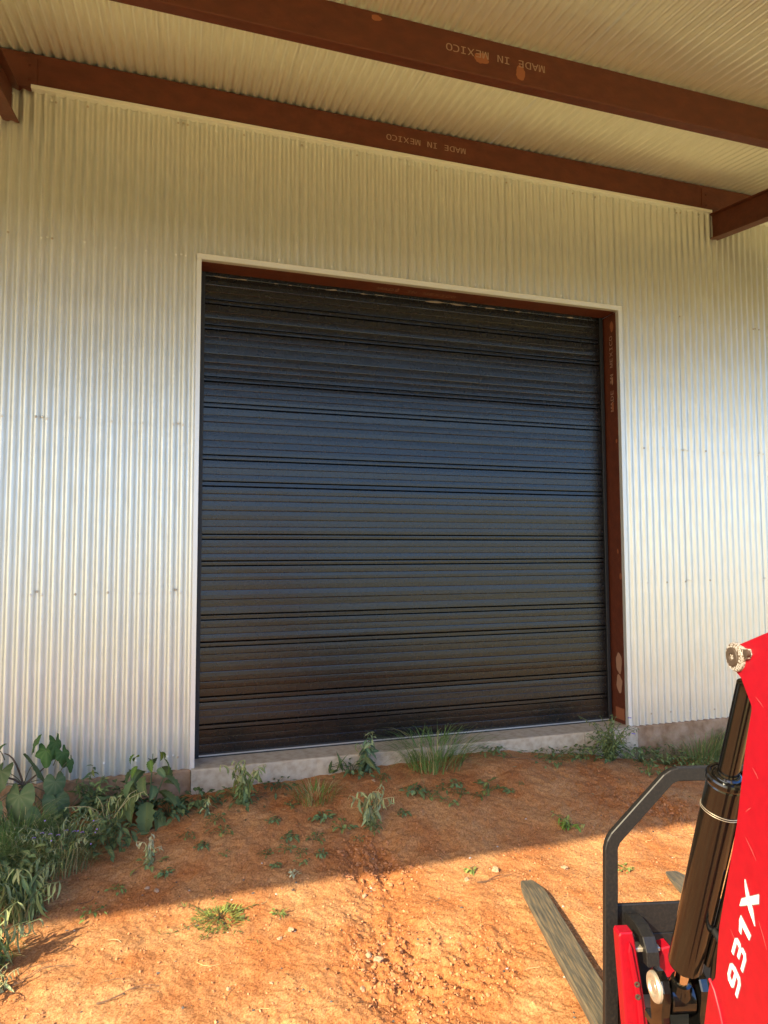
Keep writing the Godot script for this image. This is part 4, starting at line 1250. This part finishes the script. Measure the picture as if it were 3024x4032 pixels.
func outline(pts: Array) -> PackedVector2Array:
	var o := PackedVector2Array()
	for p: Array in pts: o.append(Vector2(p[0], p[1]))
	return o

func make_forks() -> void:
	var f := thing("pallet_fork_attachment", "pallet fork frame with black bent guard and two worn steel tines on the dirt", "pallet forks", Vector3.ZERO, LOADER_TURN)
	for i in 2:
		var x: float = [3.018, 3.848][i]
		var tip: float = [0.935, 0.90][i]
		var st := mb()
		# blade: outline seen from above, tapered in thickness toward the tip
		var w := 0.0635
		var rows := [[tip, 0.027, 0.006], [tip + 0.006, 0.036, 0.008], [tip + 0.05, 0.048, 0.011], [tip + 0.11, w - 0.004, 0.015], [tip + 0.16, w, 0.019], [tip + 0.55, w, 0.032], [2.13, w, 0.042], [2.17, w, 0.042]]
		var top := -0.268
		var prev: Array = []
		for r: Array in rows:
			var cur: Array = []
			for q: Array in [[-1, -0.75, 0], [-0.93, 0, 0], [0.93, 0, 0], [1, -0.75, 0], [1, -1, 0], [-1, -1, 0]]:
				var dip := 0.012 if r[0] < tip + 0.1 else 0.0
				cur.append(Vector3(x + q[0] * r[1], top - dip * (1.0 - (r[0] - tip) / 0.1) + (q[1] * r[2] if q[1] != -0.75 else -0.006), r[0]))
			if prev.size():
				for k in 6:
					var c: Vector3 = (prev[k] + cur[(k + 1) % 6]) / 2.0
					quad(st, prev[k], cur[k], cur[(k + 1) % 6], prev[(k + 1) % 6], c - Vector3(x, top - r[2] * 0.5, c.z))
			else:
				for k in range(1, 5): tri(st, cur[0], cur[k], cur[k + 1], Vector3(0, 0, -1))
			prev = cur
		# upright shank behind the heel
		build("tine", st, M["fork_steel"], f)
		st = mb()
		boxat(st, Vector3(x - w + 0.004, -0.31, 2.135), Vector3(x + w, 0.20, 2.174), 0.004)
		build("shank", st, M["black_paint"], f)
	# guard: flat bar bent in two places, mitred mesh in the frame's plane
	var line := [Vector2(2.936, -0.32), Vector2(2.955, 0.470), Vector2(3.185, 0.699), Vector2(3.69, 0.699), Vector2(3.925, 0.470), Vector2(3.945, -0.32)]
	var st := mb()
	var hw := 0.0235
	var inner := PackedVector2Array()
	var outer := PackedVector2Array()
	for i in line.size():
		var p: Vector2 = line[i]
		var d0: Vector2 = (p - line[i - 1]).normalized() if i > 0 else (line[1] - p).normalized()
		var d1: Vector2 = (line[i + 1] - p).normalized() if i < line.size() - 1 else d0
		# three points round every bend
		for b in ([0.0] if i == 0 or i == line.size() - 1 else [-1.0, 0.0, 1.0]):
			var d: Vector2 = d0.lerp(d1, b * 0.5 + 0.5).normalized()
			var n := Vector2(-d.y, d.x)
			var c: Vector2 = p + (d0 if b < 0 else d1) * b * 0.022 + (Vector2.ZERO if b != 0.0 else -(d1 - d0) * -0.008)
			inner.append(c - n * hw)
			outer.append(c + n * hw)
	outer.reverse()
	inner.append_array(outer)
	prism(st, inner, Transform3D(Basis(), Vector3(0, 0, 2.205)), 0.026, 0.003)
	build("guard", st, M["black_paint"], f)
	for y: Array in [[0.14, 0.243, 2.175, 2.190], [-0.20, -0.11, 2.175, 2.190]]:
		st = mb()
		boxat(st, Vector3(2.975, y[0], y[2]), Vector3(3.93, y[1], y[3]), 0.003)
		build("cross_rail", st, M["black_paint"], f)
	st = mb()
	boxat(st, Vector3(2.985, -0.108, 2.178), Vector3(3.90, 0.138, 2.187), 0.002)
	build("back_plate", st, M["black_paint"], f)
	# hook that the coupler hangs from
	for x in [3.030, 3.80]:
		st = mb()
		prism(st, outline([[2.19, 0.215], [2.22, 0.224], [2.275, 0.224], [2.325, 0.208], [2.352, 0.172], [2.356, 0.128], [2.325, 0.124], [2.318, 0.152], [2.30, 0.172], [2.25, 0.180], [2.19, 0.170]]), yz([], x), 0.044, 0.003)
		build("hook", st, M["black_paint"], f)

func make_loader() -> void:
	var l := thing("compact_loader", "red compact loader arm with 931X lettering and black tilt cylinder at right", "loader", Vector3.ZERO, LOADER_TURN)
	var xp := 2.907
	# arm: two plates with the cylinder between them
	var rim := [[4.5, 1.60], [3.175, 1.325], [3.078, 1.287], [3.05, 1.279], [3.036, 1.272], [3.029, 1.256], [3.030, 1.242], [3.038, 1.228], [3.073, 1.207], [3.107, 1.153], [3.1065, 1.143], [3.081, 1.059], [3.036, 0.866], [2.991, 0.72], [2.951, 0.592], [2.929, 0.470], [2.925, 0.455], [2.90, 0.425], [2.893, 0.405], [2.869, 0.308], [2.80, 0.03], [2.87, -0.03], [2.98, 0.0], [3.12, 0.30], [3.42, 0.86], [3.60, 1.02], [4.5, 1.22]]
	for s in 2:
		var st := mb()
		prism(st, outline(rim), yz([], xp + 0.009 if s == 0 else 3.085), 0.018, 0.0025)
		var plate := build("arm_plate", st, M["loader_red"], l)
		if s == 0:
			# welded edge strip and fold low on the plate
			st = mb()
			var path := PackedVector3Array()
			for q: Array in [[2.905, 0.44], [2.925, 0.424], [2.945, 0.39], [2.962, 0.35], [2.975, 0.31], [2.985, 0.24], [2.99, 0.1]]: path.append(Vector3(xp - 0.001, q[1], q[0]))
			tube(st, path, PackedFloat32Array([0.004, 0.005, 0.005, 0.005, 0.005, 0.005, 0.004]), 8)
			build("weld_bead", st, M["loader_red"], plate)
			decal(plate, xp)
			var sc := mb()
			for q: Array in [[2.99, 0.62, 3.05, 0.555], [3.06, 0.86, 3.12, 0.80], [3.07, 0.905, 3.10, 0.93], [2.96, 0.37, 3.0, 0.335], [3.05, 0.40, 3.09, 0.46], [3.10, 1.02, 3.13, 0.99], [3.10, 0.70, 3.14, 0.62], [3.00, 0.31, 3.03, 0.27], [3.12, 1.18, 3.16, 1.15]]:
				var a := Vector3(xp + 0.0004, q[1], q[0])
				var b := Vector3(xp + 0.0004, q[3], q[2])
				tube(sc, PackedVector3Array([a, a.lerp(b, 0.5) + Vector3(0, 0.002, 0.001), b]), PackedFloat32Array([0.0004, 0.0007, 0.0003]), 5)
			build("scratches", sc, M["scratch"], plate).set_meta("kind", "stuff")
	var st := mb()
	boxat(st, Vector3(2.926, 1.05, 3.65), Vector3(3.076, 1.35, 4.49), 0.004)
	build("arm_filler", st, M["loader_red"], l)
	# pin boss at the top corner
	st = mb()
	var to_left := Basis(Vector3(0, 1, 0), Vector3(-1, 0, 0), Vector3(0, 0, 1))
	var at := Vector3(xp, 1.254, 3.062)
	lathe(st, PackedVector2Array([Vector2(0.033, -0.004), Vector2(0.033, 0.006), Vector2(0.031, 0.008), Vector2(0.0, 0.008)]), Transform3D(to_left, at), 28)
	prism(st, outline([[3.068, 1.286], [3.100, 1.279], [3.116, 1.280], [3.120, 1.268], [3.114, 1.258], [3.098, 1.254], [3.085, 1.232], [3.064, 1.222]]), yz([], xp - 0.003), 0.009, 0.002)
	build("pin_boss", st, M["grease"], l)
	st = mb()
	lathe(st, PackedVector2Array([Vector2(0.022, 0.006), Vector2(0.022, 0.0105), Vector2(0.020, 0.012), Vector2(0.0095, 0.012), Vector2(0.0085, 0.004), Vector2(0.0, 0.004)]), Transform3D(to_left, at + Vector3(0, 0, -0.004)), 24)
	build("pin", st, M["grease_dirty"], l)
	st = mb()
	lathe(st, PackedVector2Array([Vector2(0.009, 0.0), Vector2(0.009, 0.008), Vector2(0.0, 0.009)]), Transform3D(to_left, Vector3(xp - 0.004, 1.270, 3.112)), 14)
	build("keeper_bolt", st, M["grease_dirty"], l)
	# tilt cylinder
	var c := Node3D.new()
	c.name = "tilt_cylinder"
	l.add_child(c, true)
	var a := Vector3(2.993, 0.205, 2.587)
	var b := Vector3(2.993, 1.168, 2.966)
	var al := axis_to(a, b)
	st = mb()
	lathe(st, PackedVector2Array([Vector2(0.0, 0.104), Vector2(0.040, 0.104), Vector2(0.0455, 0.107), Vector2(0.0465, 0.111), Vector2(0.0465, 0.742), Vector2(0.0440, 0.748), Vector2(0.0440, 0.752)]), al, 40)
	build("barrel", st, M["black_gloss"], c)
	st = mb()
	lathe(st, PackedVector2Array([Vector2(0.0440, 0.748), Vector2(0.0500, 0.750), Vector2(0.0515, 0.754), Vector2(0.0515, 0.764), Vector2(0.0490, 0.769), Vector2(0.0420, 0.770), Vector2(0.0405, 0.766), Vector2(0.0370, 0.765), Vector2(0.0345, 0.770), Vector2(0.0300, 0.773), Vector2(0.024, 0.774)]), al, 40)
	build("collar", st, M["black_gloss"], c)
	st = mb()
	lathe(st, PackedVector2Array([Vector2(0.0270, 0.772), Vector2(0.0255, 0.78), Vector2(0.0255, 1.04), Vector2(0.0, 1.045)]), al, 32)
	build("upper_tube", st, M["black_gloss"], c)
	st = mb()
	lathe(st, PackedVector2Array([Vector2(0.0215, 0.02), Vector2(0.0215, 0.11)]), al, 28)
	build("rod", st, M["chrome"], c)
	st = mb()
	# strap clamp round the barrel
	for k in 2:
		var ring := PackedVector3Array()
		for i in 33:
			var g := TAU * i / 32.0
			ring.append(al * Vector3(cos(g) * 0.0482, 0.655 + 0.006 * k - 0.010 * cos(g + 0.6), sin(g) * 0.0482))
		tube(st, ring, PackedFloat32Array([0.0009]), 6)
	build("wire_clamp", st, M["worn_steel"], c)
	st = mb()
	var eye := Basis(Vector3(0, 1, 0), Vector3(-1, 0, 0), Vector3(0, 0, 1))
	lathe(st, PackedVector2Array([Vector2(0.0, -0.036), Vector2(0.042, -0.036), Vector2(0.045, -0.033), Vector2(0.045, 0.033), Vector2(0.042, 0.036), Vector2(0.0, 0.036)]), Transform3D(eye, Vector3(2.993, 0.185, 2.578)), 32)
	lathe(st, PackedVector2Array([Vector2(0.041, -0.01), Vector2(0.031, 0.028), Vector2(0.0285, 0.040), Vector2(0.021, 0.043)]), al, 28)
	build("rod_eye", st, M["black_gloss"], c)
	# pipe and hoses that run along it
	st = mb()
	tube(st, PackedVector3Array([al * Vector3(0.046, 0.14, 0.030), al * Vector3(0.050, 0.30, 0.030), al * Vector3(0.052, 0.68, 0.030), al * Vector3(0.04, 0.72, 0.015)]), PackedFloat32Array([0.010, 0.010, 0.010, 0.009]), 14)
	tube(st, PackedVector3Array([Vector3(3.046, 0.62, 2.79), Vector3(3.05, 0.50, 2.745), Vector3(3.05, 0.36, 2.69), Vector3(3.04, 0.26, 2.69), Vector3(3.06, 0.15, 2.72)]), PackedFloat32Array([0.012]), 12)
	build("hydraulic_pipe", st, M["black_gloss"], c)
	st = mb()
	lathe(st, PackedVector2Array([Vector2(0.009, -0.03), Vector2(0.009, 0.05), Vector2(0.014, 0.05), Vector2(0.014, 0.065), Vector2(0.0, 0.067)]), Transform3D(Basis(Vector3.RIGHT, 0.4 + PI / 2), Vector3(3.03, 0.44, 2.73)), 14)
	build("hose_fitting", st, M["black_paint"], c)
	# coupler: clevis with two lugs and the red frame plates
	var k := Node3D.new()
	k.name = "coupler"
	l.add_child(k, true)
	var lug := [[2.538, 0.21], [2.545, 0.243], [2.565, 0.262], [2.592, 0.266], [2.617, 0.252], [2.630, 0.225], [2.628, 0.195], [2.618, 0.15], [2.625, 0.09], [2.66, 0.0], [2.66, -0.10], [2.50, -0.10], [2.50, 0.0], [2.548, 0.10]]
	for x in [2.936, 3.052]:
		st = mb()
		prism(st, outline(lug), yz([], x), 0.026, 0.004)
		build("lug", st, M["black_gloss"], k)
	st = mb()
	boxat(st, Vector3(2.925, 0.075, 2.50), Vector3(3.064, 0.105, 2.62), 0.005)
	build("crossbar", st, M["black_gloss"], k)
	st = mb()
	lathe(st, PackedVector2Array([Vector2(0.041, -0.01), Vector2(0.041, 0.006), Vector2(0.038, 0.011), Vector2(0.026, 0.012), Vector2(0.022, 0.006), Vector2(0.017, 0.005), Vector2(0.015, 0.009), Vector2(0.0, 0.010)]), Transform3D(eye, Vector3(2.923, 0.218, 2.586)), 32)
	build("pivot_boss", st, M["worn_steel"], k)
	st = mb()
	prism(st, PackedVector2Array([Vector2(2.921, 0.222), Vector2(2.926, 0.232), Vector2(2.968, 0.232), Vector2(2.975, 0.205), Vector2(2.996, 0.06), Vector2(3.014, -0.068), Vector2(3.03, -0.25), Vector2(2.955, -0.27), Vector2(2.938, -0.064), Vector2(2.928, 0.10)]), Transform3D(Basis(), Vector3(0, 0, 2.315)), 0.05, 0.004)
	var red := build("frame_plate", st, M["loader_red"], k)
	st = mb()
	prism(st, PackedVector2Array([Vector2(2.952, 0.205), Vector2(2.960, 0.190), Vector2(2.990, 0.02), Vector2(3.008, -0.2), Vector2(2.990, -0.2), Vector2(2.972, 0.02), Vector2(2.947, 0.175)]), Transform3D(Basis(), Vector3(0, 0, 2.345)), 0.014, 0.003)
	build("stiffener", st, M["loader_red"], red)
	for y in [0.075, 0.035]:
		st = mb()
		lathe(st, PackedVector2Array([Vector2(0.009, 0.0), Vector2(0.009, 0.004), Vector2(0.005, 0.004), Vector2(0.004, 0.001), Vector2(0, 0.001)]), Transform3D(Basis(Vector3.RIGHT, PI / 2), Vector3(2.972 if y > 0.05 else 2.974, y, 2.351)), 12)
		build("bolt", st, M["grease_dirty"], red)
	st = mb()
	prism(st, PackedVector2Array([Vector2(3.066, 0.130), Vector2(3.080, 0.162), Vector2(3.108, 0.168), Vector2(3.124, 0.14), Vector2(3.127, -0.25), Vector2(3.066, -0.25)]), Transform3D(Basis(), Vector3(0, 0, 2.29)), 0.05, 0.004)
	build("frame_plate", st, M["loader_red"], k)
	st = mb()
	boxat(st, Vector3(2.97, 0.158, 2.285), Vector3(3.07, 0.172, 2.325), 0.003)
	boxat(st, Vector3(2.99, -0.075, 2.22), Vector3(3.80, -0.045, 2.30), 0.003)
	build("latch_bar", st, M["worn_steel"], k)

# 931X: slanted strokes cut from outlines, white on a wider grey edge; u runs along the word, v across it
func decal(plate: Node3D, xp: float) -> void:
	var glyphs := {
		"9": [[[0.0, 0.0], [0.16, 0.0], [0.62, 0.0], [0.86, 0.16], [1.0, 0.62], [1.0, 0.86], [0.88, 1.0], [0.40, 1.0], [0.20, 0.86], [0.10, 0.52], [0.20, 0.40], [0.76, 0.40], [0.70, 0.22], [0.56, 0.16], [0.04, 0.16]], [[0.30, 0.56], [0.38, 0.80], [0.46, 0.84], [0.78, 0.84], [0.82, 0.76], [0.78, 0.56]]],
		"3": [[[0.0, 0.0], [0.60, 0.0], [0.82, 0.14], [0.90, 0.38], [0.80, 0.50], [0.94, 0.62], [1.0, 0.86], [0.88, 1.0], [0.22, 1.0], [0.18, 0.84], [0.76, 0.84], [0.80, 0.74], [0.74, 0.58], [0.34, 0.58], [0.30, 0.43], [0.68, 0.43], [0.72, 0.34], [0.66, 0.18], [0.56, 0.16], [0.04, 0.16]]],
		"1": [[[0.34, 0.0], [0.56, 0.0], [0.78, 1.0], [0.58, 1.0], [0.20, 0.80], [0.17, 0.62], [0.50, 0.76]]],
		"X": [[[3.041, 0.686], [3.050, 0.706], [3.112, 0.746], [3.110, 0.726]]],
		"x": [[[3.094, 0.670], [3.089, 0.700], [3.079, 0.722], [3.064, 0.756], [3.064, 0.738], [3.068, 0.712], [3.076, 0.693]]]}
	# where each stands: start of its base line and the ends of its two axes, as (z, y) on the plate
	var spots := {"9": [[3.018, 0.468], [3.041, 0.527], [2.975, 0.478]], "3": [[3.043, 0.540], [3.066, 0.597], [2.998, 0.550]], "1": [[3.062, 0.606], [3.090, 0.668], [3.022, 0.617]], "X": [[0, 0], [1, 0], [0, 1]], "x": [[0, 0], [1, 0], [0, 1]]}
	var word := Node3D.new()
	word.name = "lettering"
	plate.add_child(word, true)
	var back := mb()
	var face := mb()
	for g: String in spots:
		var o := Vector2(spots[g][0][0], spots[g][0][1])
		var u := Vector2(spots[g][1][0], spots[g][1][1]) - o
		var v := Vector2(spots[g][2][0], spots[g][2][1]) - o
		var shapes: Array = []
		for ring: Array in glyphs[g]:
			var pts := PackedVector2Array()
			for q: Array in ring: pts.append(o + u * q[0] + v * q[1])
			if Geometry2D.is_polygon_clockwise(pts): pts.reverse()
			shapes.append(pts)
		for layer in 2:
			var grown: Array = Geometry2D.offset_polygon(shapes[0], 0.0018 if layer == 0 else 0.0, Geometry2D.JOIN_ROUND) if layer == 0 else [shapes[0]]
			var outer: PackedVector2Array = grown[0]
			if shapes.size() > 1:
				var hole: PackedVector2Array = shapes[1]
				if layer == 0:
					var less := Geometry2D.offset_polygon(hole, -0.002)
					if less.size(): hole = less[0]
				# join the hole to the rim with a narrow cut
				outer = with_hole(outer, hole)
			prism(back if layer == 0 else face, outer, yz([], xp - 0.0006 - 0.0005 * layer), 0.0009, 0.0)
	var m0 := back.commit()
	var m1 := face.commit()
	put("shadow_edge", m0, M["decal_grey"], word).name = "letter_edge"
	put("letters", m1, M["decal_white"], word)

func with_hole(outer: PackedVector2Array, hole: PackedVector2Array) -> PackedVector2Array:
	var best := [0, 0]
	var d := INF
	for i in outer.size():
		for j in hole.size():
			var e := outer[i].distance_squared_to(hole[j])
			if e < d:
				d = e
				best = [i, j]
	if not Geometry2D.is_polygon_clockwise(hole): hole.reverse()
	var j0: int = hole.size() - 1 - best[1]
	var target := -1
	for j in hole.size():
		if outer[best[0]].distance_squared_to(hole[j]) <= d + 1e-12: target = j
	j0 = target
	var eps := Vector2(0.00005, 0.00005)
	var out := PackedVector2Array()
	for i in outer.size():
		out.append(outer[i])
		if i == best[0]:
			for k in hole.size(): out.append(hole[(j0 + k) % hole.size()])
			out.append(hole[j0] + eps)
			out.append(outer[i] + eps)
	return out

# ------------------------------------------------------------------ scene
func _ready() -> void:
	var cam := Camera3D.new()
	cam.name = "camera"
	cam.fov = rad_to_deg(2.0 * atan(2016.0 / 2575.08))
	cam.near = 0.02
	cam.far = 900.0
	cam.position = Vector3(0.9317, 1.4993, 4.8547)
	cam.basis = Basis(Vector3.UP, -0.2969) * Basis(Vector3.RIGHT, 0.0612) * Basis(Vector3.BACK, -0.0031)
	add_child(cam)
	cam.current = true

	var env := Environment.new()
	env.background_mode = Environment.BG_SKY
	var sky := Sky.new()
	var sm := ProceduralSkyMaterial.new()
	sm.sky_top_color = Color(0.20, 0.46, 0.78)
	sm.sky_horizon_color = Color(0.63, 0.775, 0.895)
	sm.sky_curve = 0.16
	sm.ground_horizon_color = Color(0.55, 0.50, 0.38)
	sm.ground_bottom_color = Color(0.40, 0.33, 0.22)
	sm.sun_angle_max = 90.0
	sm.sun_curve = 0.42
	sky.sky_material = sm
	env.sky = sky
	env.background_energy_multiplier = 1.6
	env.tonemap_mode = Environment.TONE_MAPPER_LINEAR
	env.tonemap_exposure = 2.75
	env.sdfgi_enabled = true
	env.ssao_enabled = true
	env.ssil_enabled = true
	var we := WorldEnvironment.new()
	we.name = "environment"
	we.environment = env
	add_child(we)
	var sun := DirectionalLight3D.new()
	sun.name = "sun"
	sun.light_energy = 1.6
	sun.light_color = Color(1.0, 0.93, 0.79)
	sun.light_angular_distance = 0.55
	sun.shadow_enabled = true
	var h := deg_to_rad(SUN_HEIGHT)
	var d := Vector3(LIGHT_FLAT.x * cos(h), -sin(h), LIGHT_FLAT.y * cos(h))
	add_child(sun)
	sun.look_at_from_position(Vector3.ZERO, d, Vector3.UP)

	rng.seed = 4711
	for q: Array in [[n_low, 1.1, 3, 5], [n_mid, 6.0, 2, 8], [n_small, 24.0, 2, 13], [n_fine, 80.0, 2, 17]]:
		q[0].noise_type = FastNoiseLite.TYPE_SIMPLEX_SMOOTH
		q[0].frequency = q[1]
		q[0].fractal_octaves = q[2]
		q[0].seed = q[3]
	make_materials()
	make_ground()
	make_wall()
	make_roof()
	make_beams()
	make_foundation()
	make_door()
	make_loader()
	make_forks()
	make_plants()
	make_stones()
